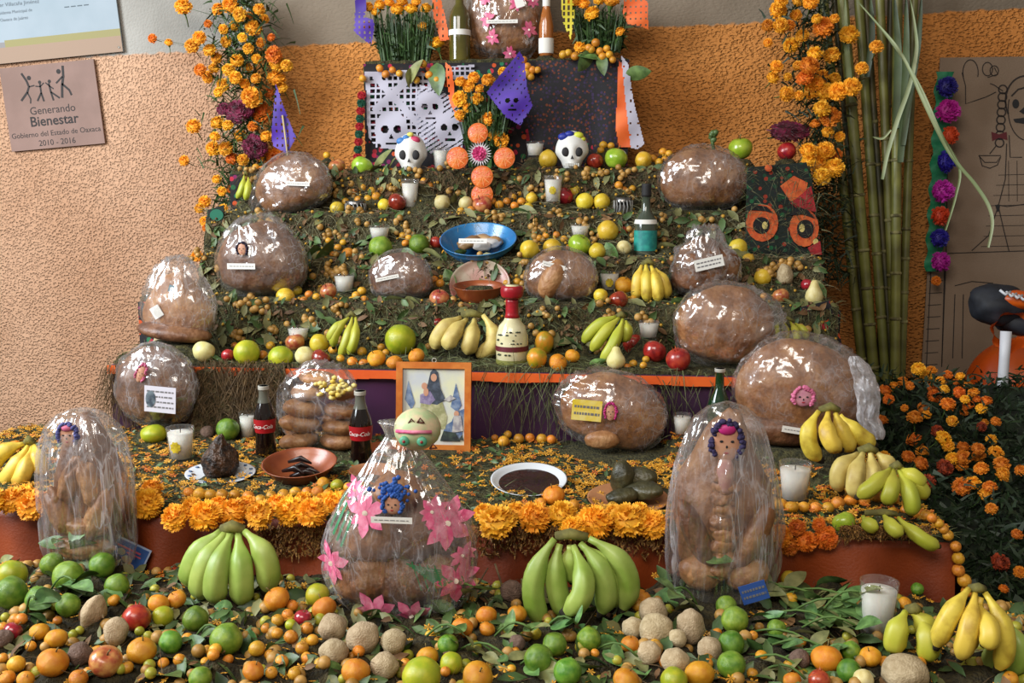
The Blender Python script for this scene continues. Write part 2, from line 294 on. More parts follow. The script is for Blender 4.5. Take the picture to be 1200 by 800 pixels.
# altar: stepped wooden stand
altar = thing('altar_stand', 'stepped wooden stand carrying the whole offering, wrapped in cloths', 'altar', (0, 2.0, 0))
WOOD = pm('plain_wood', '5a3f28', '7a5a3a', 10, 0.7)
ob('step', mesh('step', *box(XR['F'][0] + .01, XR['F'][1] - .01, 1.36 - 2.0, -0.002, .001, .399), (WOOD,), smooth=False), altar)
for k in ('T1', 'T2', 'T3', 'T4', 'T5', 'T6', 'BOX'):
    y0, y1, z = TIERS[k]; x0, x1 = XR[k]; zb = 0.0 if k != 'BOX' else TIERS['T6'][2]
    yb = y1 if k != 'BOX' else y1
    if k == 'T6': yb = 3.97
    ob('step', mesh('step', *box(x0 + .01, x1 - .01, y0 + .012 - 2.0, yb - .002 - 2.0 + (0.012 if k not in ('T6', 'BOX') else 0), zb + .001, z - .006), (WOOD,), smooth=False), altar)

def drape(name, tier, mat, zbot, label, fold=0.006, top=True, nf=40, x0=None, x1=None, right=False, off=0.0, ztop=None):
    y0, y1, z = TIERS[tier]; a, b = XR[tier]; a = x0 if x0 is not None else a; b = x1 if x1 is not None else b
    z = ztop if ztop is not None else z
    nx = 160; zs = [z - (z - zbot) * i / 10 for i in range(11)]; V, F = [], []
    if top:
        for x in np.linspace(a, b, nx): V.append((x, y1, z))
    base = len(V)
    for i, zz in enumerate(zs):
        t = i / 10
        for x in np.linspace(a, b, nx):
            f = fold * t ** 0.6 * (math.sin(x * nf + 1.3 * math.sin(x * 7)) + 0.6 * noise.noise(Vector((x * 9, t * 1.5, 3))))
            V.append((x, y0 - 0.006 - off - abs(fold) * t - f, zz))
    rows = (1 if top else 0) + 11
    for i in range(rows - 1):
        for k in range(nx - 1): F.append((i * nx + k, i * nx + k + 1, (i + 1) * nx + k + 1, (i + 1) * nx + k))
    if right:
        n0 = len(V); ys = np.linspace(y0, y1, 30)
        for i, zz in enumerate(zs):
            for y in ys: V.append((b + 0.004 + fold * (i / 10) * (1 + math.sin(y * 38)), y, zz))
        for i in range(10):
            for k in range(29): F.append((n0 + i * 30 + k, n0 + i * 30 + k + 1, n0 + (i + 1) * 30 + k + 1, n0 + (i + 1) * 30 + k))
    return tag(ob(name, mesh(name, V, F, (mat,))), label, 'cloth')
ORANGE_CLOTH = pm('orange_satin', '6a2604', '8c3a0a', 5, 0.55, 0.1, 200)
PURPLE_CLOTH = pm('purple_satin', '2e0c30', '42143f', 5, 0.45, sheen=0.2)
LIP = pm('orange_trim_cloth', 'd4500c', 'e0641c', 8, 0.6)
EMB = cloth_print('embroidered_black_cloth', '141014', ['8a1420', '14532e', 'b8471a', '6e1248', '1a1418', '1d6a46', '2a1a1a', 'a81c34'], 45)
drape('altar_cloth', 'T1', ORANGE_CLOTH, 0.412, 'orange satin cloth draped over the lowest step behind the front pile', 0.018, nf=42, right=True)
drape('altar_cloth', 'T2', PURPLE_CLOTH, TIERS['T1'][2] + .006, 'dark purple satin cloth hanging behind the framed picture', 0.006, nf=26)
lip = MB(); a, b = XR['T2']; z2 = TIERS['T2'][2]
for i in range(60):
    xa, xb = a + (b - a) * i / 60, a + (b - a) * (i + 1) / 60; lip.add(*box(xa, xb, 2.671, 2.679, z2 - 0.022 + 0.002 * math.sin(i * .9), z2 + 0.002))
tag(ob('cloth_border', lip.mesh('cloth_border', (LIP,), False)), 'bright orange cloth band edging the step above the purple cloth', 'cloth')
for k, lo in (('T3', 'T2'), ('T4', 'T3'), ('T5', 'T4'), ('T6', 'T5')):
    drape('embroidered_cloth', k, EMB, TIERS[lo][2] + .006, 'black cloth embroidered with red and green flowers hanging %s' % {'T3': 'behind the yellow bananas and cream bottle', 'T4': 'behind the footed clay bowl', 'T5': 'behind the blue bowl', 'T6': 'under the two sugar skulls'}[k], 0.004, nf=30)

# ------------------------------------------------------------------ fruit
def round_mesh(name, prof, mat, seg=20, sub_noise=0.0, seed=0):
    V, F = lathe(prof, seg, True, True); V = np.array(V)
    if sub_noise: V = V * (1 + sub_noise * nz3(V, 1.6, seed))[:, None]
    return mesh(name, V, F, (mat,))
def prof_sphere(n=12, kz=1.0, dim_t=0.0, dim_b=0.0, taper=0.0):
    out = []
    for i in range(n + 1):
        a = -math.pi / 2 + math.pi * i / n; r = math.cos(a); z = math.sin(a) * kz
        r = max(r, 0.03) * (1 + taper * math.sin(a))
        z += -dim_t * math.exp(-(r / 0.3) ** 2) * (a > 0) + dim_b * math.exp(-(r / 0.3) ** 2) * (a < 0)
        out.append((r, z))
    return out
FM = {}
def fm(key, fn):
    if key not in FM: FM[key] = fn()
    return FM[key]
M_LIME = pm('lime_skin', '447018', '7a9a34', 2.0, 0.32, 0.25, 22, 0.22, 0.02, lo=0.3, hi=0.7)
M_LIMEY = pm('yellow_green_skin', '8f9c1c', 'b6ae2c', 1.6, 0.32, 0.15, 20, 0.15, 0.015, lo=0.3, hi=0.7)
M_MAND = pm('mandarin_skin', 'c87810', 'dc9a28', 1.8, 0.38, 0.3, 24, 0.15, 0.012, lo=0.3, hi=0.7)
M_TEJ = pm('tejocote_skin', 'c07818', 'd99c34', 2.2, 0.4, 0.15, 12, 0.2, 0.018, lo=0.3, hi=0.7)
M_RED = pm('red_apple_skin', '6a0e14', 'a02822', 2.4, 0.22, 0, 1, 0.2, 0.012, lo=0.3, hi=0.7, coat=0.4)
M_PINK = pm('blush_apple_skin', '9c3a2c', 'c88a50', 1.8, 0.3, 0, 1, 0.15, 0.015, lo=0.35, hi=0.65, coat=0.3)
M_GRN = pm('green_apple_skin', '7a9c20', 'a3b83c', 1.8, 0.25, 0, 1, 0.12, 0.015, lo=0.3, hi=0.7, coat=0.3)
M_YEL = pm('yellow_fruit_skin', 'c8a418', 'd9bc48', 1.8, 0.35, 0.1, 10, 0.15, 0.015, lo=0.3, hi=0.7)
M_CREAM = pm('cream_fruit_skin', 'c0b06c', 'd2c894', 1.8, 0.5, 0.1, 10, 0.1, 0.01, lo=0.3, hi=0.7)
M_TUB = pm('jicama_skin', 'a08a68', 'c2ae8c', 2.6, 0.8, 0.35, 9, 0.12, 0.008, lo=0.3, hi=0.7)
M_BEET = pm('brown_root_skin', '5c463a', '82685a', 2.6, 0.8, 0.5, 9, 0.12, lo=0.3, hi=0.7)
M_CAL = pm('dry_calyx', '4a3018', '6a4a26', 6, 0.85)
def tej_mesh(v):
    V, F = lathe(prof_sphere(8, 0.94, 0, 0.1), 12, True, True); I = [0] * len(F)
    mb = MB(); mb.add(V, F, 0)
    for k in range(5):
        a = 2 * math.pi * k / 5 + v; mb.add([(0.03 * math.cos(a + 1), 0.03 * math.sin(a + 1), 0.9), (0.26 * math.cos(a), 0.26 * math.sin(a), 1.06), (0.2 * math.cos(a + .6), 0.2 * math.sin(a + .6), 0.93)], [(0, 1, 2)], 1)
    return mb.mesh('tejocote', (M_TEJ, M_CAL))
KIND = {  # name, mesh factory, adjective phrase, category, has stem
    'lime': ('lime', lambda: round_mesh('lime', prof_sphere(12, 0.97, -0.08, -0.1), M_LIME, 20, 0.05), 'round green lime', 'lime'),
    'limey': ('citron', lambda: round_mesh('citron', prof_sphere(12, 0.98, 0.02, -0.06), M_LIMEY, 20, 0.05), 'round yellow-green citrus fruit', 'fruit'),
    'mand': ('mandarin', lambda: round_mesh('mandarin', prof_sphere(12, 0.86, 0.05, 0.08), M_MAND, 20, 0.05), 'orange mandarin', 'mandarin'),
    'tej': ('tejocote', lambda: tej_mesh(0), 'small golden tejocote fruit', 'fruit'),
    'red': ('apple', lambda: round_mesh('red_apple', prof_sphere(14, 0.93, 0.22, 0.16, 0.06), M_RED, 22, 0.04), 'glossy dark red apple', 'apple'),
    'pink': ('apple', lambda: round_mesh('blush_apple', prof_sphere(14, 0.9, 0.22, 0.16, 0.06), M_PINK, 22, 0.04), 'blushed red and yellow apple', 'apple'),
    'grn': ('apple', lambda: round_mesh('green_apple', prof_sphere(14, 0.93, 0.2, 0.14, 0.06), M_GRN, 22, 0.04), 'bright green apple', 'apple'),
    'yel': ('guava', lambda: round_mesh('guava', prof_sphere(12, 1.0, 0.08, 0.05, -0.08), M_YEL, 20, 0.07), 'yellow guava', 'guava'),
    'cream': ('quince', lambda: round_mesh('quince', prof_sphere(12, 0.98, 0.12, 0.08), M_CREAM, 20, 0.09), 'pale cream-yellow quince', 'quince'),
    'tub': ('jicama', lambda: round_mesh('jicama', prof_sphere(14, 0.93, 0.03, -0.14), M_TUB, 22, 0.14, 4), 'tan rough-skinned jicama root', 'jicama'),
    'beet': ('root_vegetable', lambda: round_mesh('root_vegetable', prof_sphere(14, 0.93, 0.1, -0.1), M_BEET, 22, 0.12, 2), 'dark brown round root', 'root vegetable'),
    'pear': ('pear', lambda: round_mesh('pear', [(0.03, -0.98), (0.5, -0.92), (0.85, -0.65), (0.95, -0.3), (0.85, 0.05), (0.62, 0.35), (0.45, 0.62), (0.36, 0.85), (0.2, 0.98), (0.03, 1.0)], M_CREAM, 20, 0.05), 'pale yellow pear', 'pear'),
    'papaya': ('mango', lambda: round_mesh('mango', prof_sphere(12, 1.0, 0.02, 0.0, 0.08), pm('mango_skin', '8f8a1c', 'cf8a24', 1.3, 0.35, 0, 1, 0.1, lo=0.35, hi=0.6), 20, 0.05), 'green and orange mango', 'mango'),
    'pom': ('pomegranate', lambda: round_mesh('pomegranate', prof_sphere(14, 0.95, 0.0, 0.06), pm('pomegranate_skin', '8a1418', 'b8482c', 2.0, 0.3, 0.05, 10, 0.12, 0.01, lo=0.35, hi=0.7, coat=0.3), 22, 0.05), 'red pomegranate with a crown', 'pomegranate'),
}
stem_me = mesh('stem', *tube([(0, 0, 0.7), (0.03, 0, 1.0), (0.1, 0.02, 1.2)], [0.05, 0.045, 0.06], 6), (STEM,))
cm_ = MB()
for k in range(6):
    a = math.pi * k / 3; cm_.add([(0.2 * math.cos(a - .4), 0.2 * math.sin(a - .4), 0.88), (0.2 * math.cos(a + .4), 0.2 * math.sin(a + .4), 0.88), (0.3 * math.cos(a), 0.3 * math.sin(a), 1.2)], [(0, 1, 2)])
    cm_.add([(0, 0, 0.88), (0.2 * math.cos(a - .4), 0.2 * math.sin(a - .4), 0.9), (0.2 * math.cos(a + .4), 0.2 * math.sin(a + .4), 0.9)], [(0, 1, 2)])
crown_me = cm_.mesh('crown', (pm('crown_skin', '9a3018', 'b85a30', 4, 0.5),), False)
root_me = mesh('root_tail', *tube([(0, 0, -0.9), (0.04, 0, -1.15), (0.12, 0.05, -1.35)], [0.16, 0.07, 0.02], 8), (M_TUB,))
REGION = {'F': ((180, 'below the tall left bread'), (380, 'around the left green bananas'), (560, 'below the flowered cellophane bag'), (745, 'below the right green bananas'), (960, 'below the hooded bread'), (9999, 'around the tall glass candle')),
  'T1': ((430, 'on the lowest step before the cola bottles'), (800, 'on the lowest step around the mole bowl'), (9999, 'on the lowest step by the ripe bananas')),
  'T2': ((400, 'on the orange-edged step above the dry straw'), (575, 'on the orange-edged step by the pale bananas'), (9999, 'on the orange-edged step right of the cream bottle')),
  'T3': ((560, 'on the step left of the footed clay bowl'), (9999, 'on the step right of the footed clay bowl')), 'T4': ((560, 'on the step left of the blue bowl'), (9999, 'on the step right of the blue bowl')),
  'T5': ((535, 'on the step below the skulls near the slim candle'), (640, 'at the foot of the orange slice cross'), (9999, 'on the step below the skulls by the emblem candle')),
  'T6': ((565, 'on the top step by the blue and pink skull'), (9999, 'on the top step by the blue and yellow skull'))}
def region(tier, px): return next(t_ for x_, t_ in REGION[tier] if px < x_)
def fruit(kind, px, py, d, tier, h=None, roll=None, where=None, tilt=None):
    nm, fac, adj, cat = KIND[kind]; me = fm(kind, fac); c, s = seat(px, py, d, tier, h)
    r = d / 2 * s; kz = (h / d) if h else 1.0
    rot = (tilt if tilt is not None else random.uniform(-.5, .7), roll if roll is not None else random.uniform(-.6, .6), random.uniform(0, 6.28))
    if h: rot = (tilt or 0, roll or 0, random.uniform(0, 6.28))
    wh = where or ('in the front pile ' if tier == 'F' else '') + region(tier, px); o = ob(nm, me, None, c, rot, (r, r, r * kz))
    tag(o, '%s %s' % (adj, wh), cat, '%s pieces %s' % (adj.split()[-1], wh))
    if d >= 17:
        if kind in ('red', 'pink', 'grn', 'pear', 'mand'): ob('stem', stem_me, o)
        elif kind == 'pom': ob('crown', crown_me, o)
        elif kind == 'tub': ob('root_tail', root_me, o)
    return o
FR = {
 'T6': [('grn',424,195,25),('pink',395,195,20),('tej',459,202,11),('yel',642,186,22),('red',697,189,20),('grn',722,186,27),('tej',707,170,10),('tej',716,171,9),('tej',704,176,9),
        ('yel',754,187,20),('tej',777,178,10),('tej',772,190,10),('tej',765,186,10),('tej',784,180,9),('tej',779,187,9),('grn',868,174,28),('pom',922,177,22),('tej',383,182,9),('tej',300,196,9),('tej',293,200,9),('tej',307,198,8)],
 'T5': [('tej',415,224,10),('tej',436,224,11),('tej',425,220,10),('tej',441,230,11),('tej',431,233,10),('tej',420,234,10),('tej',447,226,9),('yel',450,240,15),('red',465,237,22),
        ('tej',497,212,9),('tej',504,217,9),('tej',499,224,9),('tej',507,227,9),('tej',502,233,9),('tej',510,236,8),('tej',494,233,8),('cream',518,237,19),('cream',546,238,17),('pink',565,240,23),
        ('tej',590,221,11),('tej',585,240,11),('tej',577,236,10),('tej',594,236,10),('tej',601,231,10),('tej',603,241,10),('tej',611,236,10),('tej',598,224,9),('tej',608,227,9),('yel',623,232,14),('yel',619,243,12),
        ('red',661,230,22),('yel',674,224,18),('yel',685,236,21),('yel',705,236,20),('tej',717,226,11),('tej',725,230,11),('tej',731,223,10),('tej',725,217,10),('tej',719,237,10),('tej',741,221,9),('yel',395,244,17),('tej',405,236,9),('tej',410,230,9),
        ('yel',271,262,15),('yel',284,265,16),('tej',552,246,10),('tej',540,247,9)],
 'T4': [('lime',446,290,28),('lime',491,286,24),('pom',511,284,15),('tej',472,276,9),('tej',479,279,9),('tej',475,285,9),('tej',483,273,8),('tej',522,296,9),('yel',620,292,23),('yel',647,290,22),('grn',679,287,27),('yel',700,294,20),
        ('yel',712,270,25),('cream',731,290,18),('red',729,272,16),('tej',640,276,9),('tej',652,275,9),('tej',661,280,9),('tej',632,279,9),('tej',667,290,9),('yel',865,290,22),('yel',877,304,15),('mand',408,297,16),('tej',396,290,9),('tej',385,282,8),('tej',390,298,8),('tej',402,284,8),('tej',417,302,8),('tej',377,296,8)],
 'T3': [('mand',731,334,22),('red',725,352,24),('yel',704,346,17),('pink',515,350,24),('tej',509,328,11),('tej',516,332,11),('tej',521,327,11),('tej',598,322,11),('tej',606,330,10),('tej',594,332,10),('tej',602,338,10),
        ('yel',894,324,20),('tub',920,323,28,20),('pink',915,347,20),('pear',954,343,22,30),('red',946,334,15),('yel',334,348,22),('pink',385,341,20),('tej',424,341,11),('tej',417,346,10),('tej',427,351,10),('tej',412,352,10),('tej',371,348,10),
        ('tej',362,345,10),('tej',356,352,10),('tej',392,352,9),('tej',433,357,10),('tej',402,352,9),('tej',378,357,9),('tej',424,362,9),('tej',436,365,10),('yel',348,340,12),('tej',346,353,9),('tej',697,356,9),('tej',708,358,9),('tej',880,345,9),('tej',895,347,9),('tej',742,350,9)],
 'T2': [('cream',239,412,26),('red',207,404,22),('mand',224,412,15),('limey',289,413,31),('pom',267,416,15),('tej',274,398,9),('tej',268,392,9),('tej',275,405,9),('tej',308,416,12),('tej',317,405,11),('tej',308,426,9),('limey',329,419,29),('pink',346,401,23),('cream',357,417,23),('red',376,420,23),('yel',374,402,23),
        ('tej',390,410,11),('mand',441,420,22),('tej',420,400,11),('tej',428,397,10),('tej',412,410,11),('tej',424,412,12),('tej',436,405,11),('tej',413,424,13),('tej',426,426,12),('tej',447,407,10),('tej',399,420,10),('tej',452,413,9),('limey',469,398,37),('red',488,383,25),('red',512,378,24),('mand',462,425,20),('mand',488,417,20),
        ('papaya',638,402,22,29),('papaya',629,420,24,26),('cream',664,399,27),('mand',654,425,22),('mand',671,417,18),('pear',722,419,24,27),('red',742,403,26),('red',767,412,28),('pom',795,421,29),('yel',776,401,13),('tej',742,426,10),('tej',735,430,9),('tej',757,421,9),('tej',754,428,9),('beet',345,429,10),('tub',190,401,20),('tej',903,413,9),('pom',953,402,14),('tej',937,410,10),('mand',932,400,12)],
 'T1': [('limey',180,508,30,22),('lime',267,503,27),('beet',243,506,16),('tej',590,517,14),('tej',595,509,10),('tej',608,514,13),('tej',621,513,12),('tej',635,514,13),('tej',646,515,12),('tej',580,513,9),('mand',649,580,26),('tej',672,592,15),('tej',689,601,14),('tej',718,594,14),('tej',634,589,13),('tej',705,600,12),
        ('tej',234,579,16),('tej',247,580,15),('tej',260,580,15),('tej',275,580,14),('tej',291,582,15),('tej',305,586,14),('tej',318,581,13),('tej',332,580,15),('tej',346,577,14),('tej',360,577,14),('mand',372,576,15),('mand',379,566,15),('mand',385,580,15),('limey',395,569,16),('tej',402,580,14),('tej',408,571,13),('mand',222,577,14),('tej',345,590,12),('tej',365,590,12),
        ('tej',915,591,16),('mand',928,594,16),('tej',942,594,14),('tej',956,595,15),('tej',970,595,15),('tej',982,589,16),('mand',997,586,16),('mand',1012,586,16),('mand',1027,581,17),('tej',1046,584,16),('mand',1046,600,14),('grn',989,612,27),('tej',1062,598,14),('tej',1076,601,15),('tej',1085,604,14),('mand',770,610,12),('mand',6,528,16),('mand',18,523,15),('mand',-4,534,16)],
 'F': [('lime',61,661,27),('lime',80,675,36),('lime',120,662,30),('lime',137,686,28),('lime',46,702,31),('lime',80,709,28),('lime',12,694,38),('limey',14,673,34),('tub',110,718,42,22),('tub',136,739,29,36),('beet',94,766,29),('pink',124,775,38),('pom',160,724,33),('mand',62,776,36),('mand',46,740,23),('mand',66,748,26),('tej',19,778,21),('mand',8,795,20),('mand',30,796,20),('mand',92,795,22),
       ('mand',166,762,34),('mand',186,707,25),('mand',207,702,22),('limey',191,722,25),('lime',229,725,30),('lime',265,749,38),('lime',200,752,27),('lime',235,794,27),('red',15,740,23),('beet',4,748,22),('tej',26,728,13),('tej',36,757,13),
       ('mand',324,702,31),('mand',380,712,29),('limey',372,697,28),('tej',325,727,16),('tej',337,720,14),('limey',341,732,14),('tej',325,742,14),('tej',341,746,17),('tej',354,759,16),('tej',360,736,15),('tej',366,750,15),('tej',301,760,20),('tej',330,775,17),('tej',316,767,13),('red',355,724,21),('tej',312,736,13),('tej',360,772,14),('tej',375,777,14),('mand',297,786,25),('tej',345,789,16),('tej',318,788,15),
       ('tub',390,735,34),('tub',425,747,40),('tub',391,764,34),('tub',461,751,31),('tub',451,780,33),('mand',417,786,34),('mand',501,769,26),('limey',494,792,46),('limey',529,777,27),('lime',525,755,25),('mand',570,721,25),('mand',606,719,23),('mand',542,735,26),('mand',571,737,19),('mand',560,792,36),('lime',631,772,35),('lime',650,755,29),('lime',665,787,33),('lime',690,749,29),('beet',606,753,20),('yel',627,742,15),('mand',739,755,23),('mand',734,797,32),('mand',751,702,26),('beet',600,692,28),
       ('tub',765,716,34),('tub',769,738,42),('tub',742,735,26),('tub',809,734,33,46),('tub',794,748,22),('tub',761,764,28),('tub',791,775,33),('tub',831,760,29),('mand',820,789,35),('mand',840,741,12),('lime',861,726,32),('lime',857,754,31),('lime',857,779,33),('lime',851,710,25),('lime',910,737,23),('limey',790,797,32),('mand',969,772,37),('beet',937,772,25),('lime',997,763,24),('lime',995,786,29),('mand',1020,769,25),('mand',1037,776,15),('tub',1061,788,54,46),('pom',960,797,26),('mand',928,797,22),('cream',1012,796,24),('yel',925,678,20),('mand',1184,795,18),('lime',1075,690,15)],
}
for t, L_ in FR.items():
    for f in L_: fruit(f[0], f[1], f[2], f[3], t, f[4] if len(f) > 4 else None, roll=(1.4 if f[0] == 'tub' and f[3] in (42, 28) and len(f) > 4 and f[4] < f[3] else None))
# fill of loose tejocotes low in the front pile
for i in range(70):
    px = random.uniform(0, 1190); py = random.uniform(700, 798)
    if 190 < px < 330 and py < 720 or 380 < px < 560 and py < 735 or 620 < px < 740 and py < 745: continue
    fruit('tej' if random.random() < .75 else 'mand', px, py, random.uniform(11, 16), 'F', where='half buried between larger fruit of the front pile')

# strung garland of small fruit down the corner of the orange cloth
for i, (px, py, d) in enumerate([(1092, 607, 12), (1100, 613, 12), (1106, 620, 12), (1111, 627, 13), (1120, 640, 13), (1123, 654, 15), (1123, 668, 15), (1130, 680, 17), (1133, 693, 14)]):
    c = P(px, py, 1.975); s = S(c); r = d / 2 * s
    tag(ob('tejocote', fm('tej', None), None, c, (random.random(), random.random(), 0), r), 'small golden tejocote strung down the orange cloth corner', 'fruit', 'strung tejocotes on the cloth corner')

# ------------------------------------------------------------------ bananas
M_BANY = pm('banana_yellow', 'a07c24', 'dcc048', 26, 0.45, rnd=0.08, hue=0.01, lo=0.25, hi=0.5)
M_BANP = pm('banana_pale_yellow', 'a8904a', 'd6c474', 26, 0.5, rnd=0.08, lo=0.3, hi=0.7)
M_BANG = pm('banana_green', '7c9838', 'a6b85e', 16, 0.42, rnd=0.1, hue=0.01, lo=0.3, hi=0.7)
M_BANYG = pm('banana_yellow_green', '9aa428', 'bdb944', 12, 0.45, rnd=0.1, hue=0.01, lo=0.3, hi=0.7)
M_TIP = pm('banana_tip', '1f1a10', '3a2f18', 30, 0.9)
def bunch(fingers, wpx, Y, mat, label, crown, tier=None, group=None):
    c0 = P(crown[0], crown[1], Y); s = S(c0)
    t = thing('banana_bunch', label, 'bananas', c0, group=group); low = 0
    for j, (a, b, bulge, *yo) in enumerate(fingers):
        yo = yo[0] if yo else -0.012 * (j % 3)
        A = Vector(((a[0] - crown[0]) * s, 0, -(a[1] - crown[1]) * s)); B = Vector(((b[0] - crown[0]) * s, yo - 0.015, -(b[1] - crown[1]) * s))
        d = B - A; n = Vector((d.z, 0, -d.x)); n = n.normalized() if n.length else Vector((1, 0, 0))
        if n.x * bulge < 0 and bulge: n = -n
        ctrl = (A + B) / 2 + n * abs(bulge) * s * 1.6 + Vector((0, yo - 0.03, 0))
        pth = bez(A, ctrl, B, 14); r = wpx / 2 * s; rad = []
        for i in range(14):
            u = i / 13; rad.append(r * (0.3 + 0.7 * float(sstep(0.04, 0.36, u))) * (1 - 0.66 * float(sstep(0.78, 0.98, u))))
        V, F = tube(pth, rad, 20, True, 0.95, .045); I = [1 if (len(f) > 4 and k == len(F) - 1) or (k >= 12 * 20 and k < 260) else 0 for k, f in enumerate(F)]
        ob('banana', mesh('banana', V, F, (mat, M_TIP), I), t); low = min(low, B.z - r)
    xs = [f[0][0] - crown[0] for f in fingers]; z0 = max(crown[1] - min(f[0][1] for f in fingers), 0)
    V, F = tube([((min(xs) * .9) * s, 0.004, (-min(f[0][1] - crown[1] for f in fingers)) * s * .6), (0, -0.004, 4 * s), ((max(xs) * .9) * s, 0.004, (-min(f[0][1] - crown[1] for f in fingers)) * s * .6)], [wpx * .2 * s, wpx * .26 * s, wpx * .2 * s], 8)
    ob('crown', mesh('crown', V, F, (pm('banana_crown', '5a5428', '8a8444', 30, 0.85),)), t)
    if tier: BED[tier].append((c0.x, c0.y, wpx * s, c0.z + low))
    return t
bunch([((258,623),(222,692),-12,0),((264,624),(241,701),-8,-.02),((271,625),(263,702),-4,-.03),((279,625),(287,706),10,-.02),((287,622),(311,694),24,0),((268,624),(252,698),-4,0.012)], 28, 1.845, M_BANG, 'green banana bunch leaning on orange cloth beside the tall left bread', (272,619), 'F')
bunch([((650,632),(643,740),-26,0),((656,638),(672,732),-14,.01),((680,636),(704,722),22,.0),((690,630),(727,722),34,.012),((668,640),(672,690),0,.03),((672,640),(660,712),24,-.03),((682,640),(716,720),24,.02)], 26, 1.79, M_BANG, 'green banana bunch leaning on orange cloth right of the flowered cellophane bag', (668,628), 'F')
bunch([((28,520),(-8,552),-10),((33,522),(4,566),6),((38,523),(26,567),10),((40,522),(50,556),8)], 19, 2.2, M_BANY, 'yellow banana bunch on the lowest step against the bare wall', (34,518), 'T1')
bunch([((540,372),(510,412),-10),((547,374),(526,408),-4,-.03),((556,374),(548,414),3,-.02),((566,369),(553,417),26,0)], 19, 2.86, M_BANP, 'speckled pale yellow banana bunch beside the cream bottle with red cap', (552,370), 'T2')
bunch([((409,372),(391,408),-6),((413,372),(400,419),4,-.02),((417,372),(410,415),8),((405,374),(386,400),-3)], 11, 2.86, M_BANYG, 'small yellow-green banana bunch on the orange-edged step behind golden tejocotes', (412,370), 'T2')
bunch([((752,311),(747,352),-3),((757,310),(759,354),0,-.02),((763,312),(771,354),3),((768,315),(781,350),5)], 14, 3.1, M_BANY, 'yellow bananas standing beside the crumpled bag of bread', (759,309), 'T3')
bunch([((722,371),(683,405),-8,.01),((726,372),(693,413),-4,-.01),((730,374),(704,424),3,-.03),((733,376),(728,400),5,.01)], 14, 2.85, M_BANYG, 'yellow-green banana bunch above dark red apples and a pear', (728,371), 'T2')
bunch([((286,206),(277,233),5),((291,208),(289,235),5)], 8, 3.5, M_BANYG, 'two tiny yellow bananas beside the highest left bagged loaf', (288,205), 'T5')
bunch([((960,482),(966,541),-20,0),((971,482),(984,523),-14,-.03),((979,484),(1000,528),-4,0),((984,486),(1027,521),-4,.01)], 20, 2.36, M_BANY, 'ripe yellow banana bunch leaning on the big round bagged loaf', (973,479), 'T1')
bunch([((1006,532),(988,578),-18,.0),((1012,530),(1000,578),-10,-.03),((1020,530),(1016,578),0,-.02),((1028,531),(1040,560),6,.01)], 21, 2.22, M_BANP, 'pale yellow banana bunch with dark crown beside the strung fruit', (1018,527), 'T1')
bunch([((1044,549),(1002,580),-4,-.02),((1047,550),(1033,584),-3,-.03),((1053,551),(1062,597),3,-.03),((1056,549),(1077,566),3,0),((1057,552),(1082,582),4,0)], 19, 2.1, M_BANYG, 'greenish banana bunch at the right end of the lowest step', (1051,547), 'T1')
bunch([((1012,606),(1024,613),-3),((1052,606),(1094,632),-3,-.02),((1035,602),(1048,614),-3)], 17, 1.99, M_BANYG, 'loose greenish bananas hanging over the orange cloth by the green apple', (1036,603), 'T1')
bunch([((1136,690),(1100,762),-12,0),((1143,694),(1122,768),-6,-.02),((1147,708),(1144,744),4,-.03),((1154,694),(1166,784),14,-.01),((1150,700),(1136,775),0,.02)], 23, 1.64, M_BANY, 'ripe yellow banana bunch standing in the front pile beside the glass candle', (1146,691), 'F')
bunch([((1062,717),(1050,764),-10,0),((1078,722),(1080,766),4,-.01),((1068,716),(1094,762),8,.02)], 26, 1.68, M_BANYG, 'half ripe stubby bananas in the front pile touching the glass candle', (1072,715), 'F')
bunch([((1178,728),(1180,788),14,0),((1172,730),(1160,790),6,.02)], 24, 1.66, M_BANG, 'two green bananas behind the ripe yellow bunch in the front pile', (1174,726), 'F')
bunch([((912,378),(908,398),-2),((919,377),(919,400),0),((926,377),(931,399),2),((932,379),(943,397),4)], 9, 2.84, M_BANYG, 'short yellow-green banana tips between two big bagged loaves', (922,376), 'T2')

# ------------------------------------------------------------------ leaves
def leaf_mesh(name, mat, curl=0.25, fold=0.22, wd=0.26):
    n = 9; V, F = [], []
    for i in range(n):
        u = i / (n - 1); w_ = wd * math.sin(math.pi * (u ** 0.8)) ** 0.8 + 0.006; z = -curl * (u - .3) ** 2
        for k in (-1, -.5, 0, .5, 1): V.append((u, k * w_, z + fold * w_ * abs(k)))
    for i in range(n - 1):
        for k in range(4): F.append((i * 5 + k, (i + 1) * 5 + k, (i + 1) * 5 + k + 1, i * 5 + k + 1))
    return mesh(name, V, F, (mat,))
LF = [leaf_mesh('leaf', LEAF), leaf_mesh('leaf', LEAF, -.2, .3, .22), leaf_mesh('leaf', LEAF_DRY, .3, .25, .24), leaf_mesh('leaf', LEAF, .5, .1, .34)]
def leaf(px, py, L_, ang, tier, v=0, lift=0.35, Y=None):
    c, s = seat(px, py, L_ * .6, tier, 8) if Y is None else (P(px, py, Y), S(P(px, py, Y)))
    l = L_ * s; d = Vector((math.cos(R(ang)), -lift, math.sin(R(ang)))).normalized()
    q = d.to_track_quat('X', 'Z').to_matrix() @ Matrix.Rotation(random.uniform(-.6, .6) + (0.9 if abs(d.z) > .6 else -.6), 3, 'X')
    e = q.to_euler(); p = Vector(c) - d * l * .5; p.y -= 0.01
    o = ob('leaf', LF[v], None, p, e, l)
    ad = 'dull olive leaf' if v == 2 else 'dark green leaf'
    return tag(o, '%s lying %s' % (ad, WHERE[tier]), 'leaf', '%s scatter %s' % (ad, WHERE[tier]))
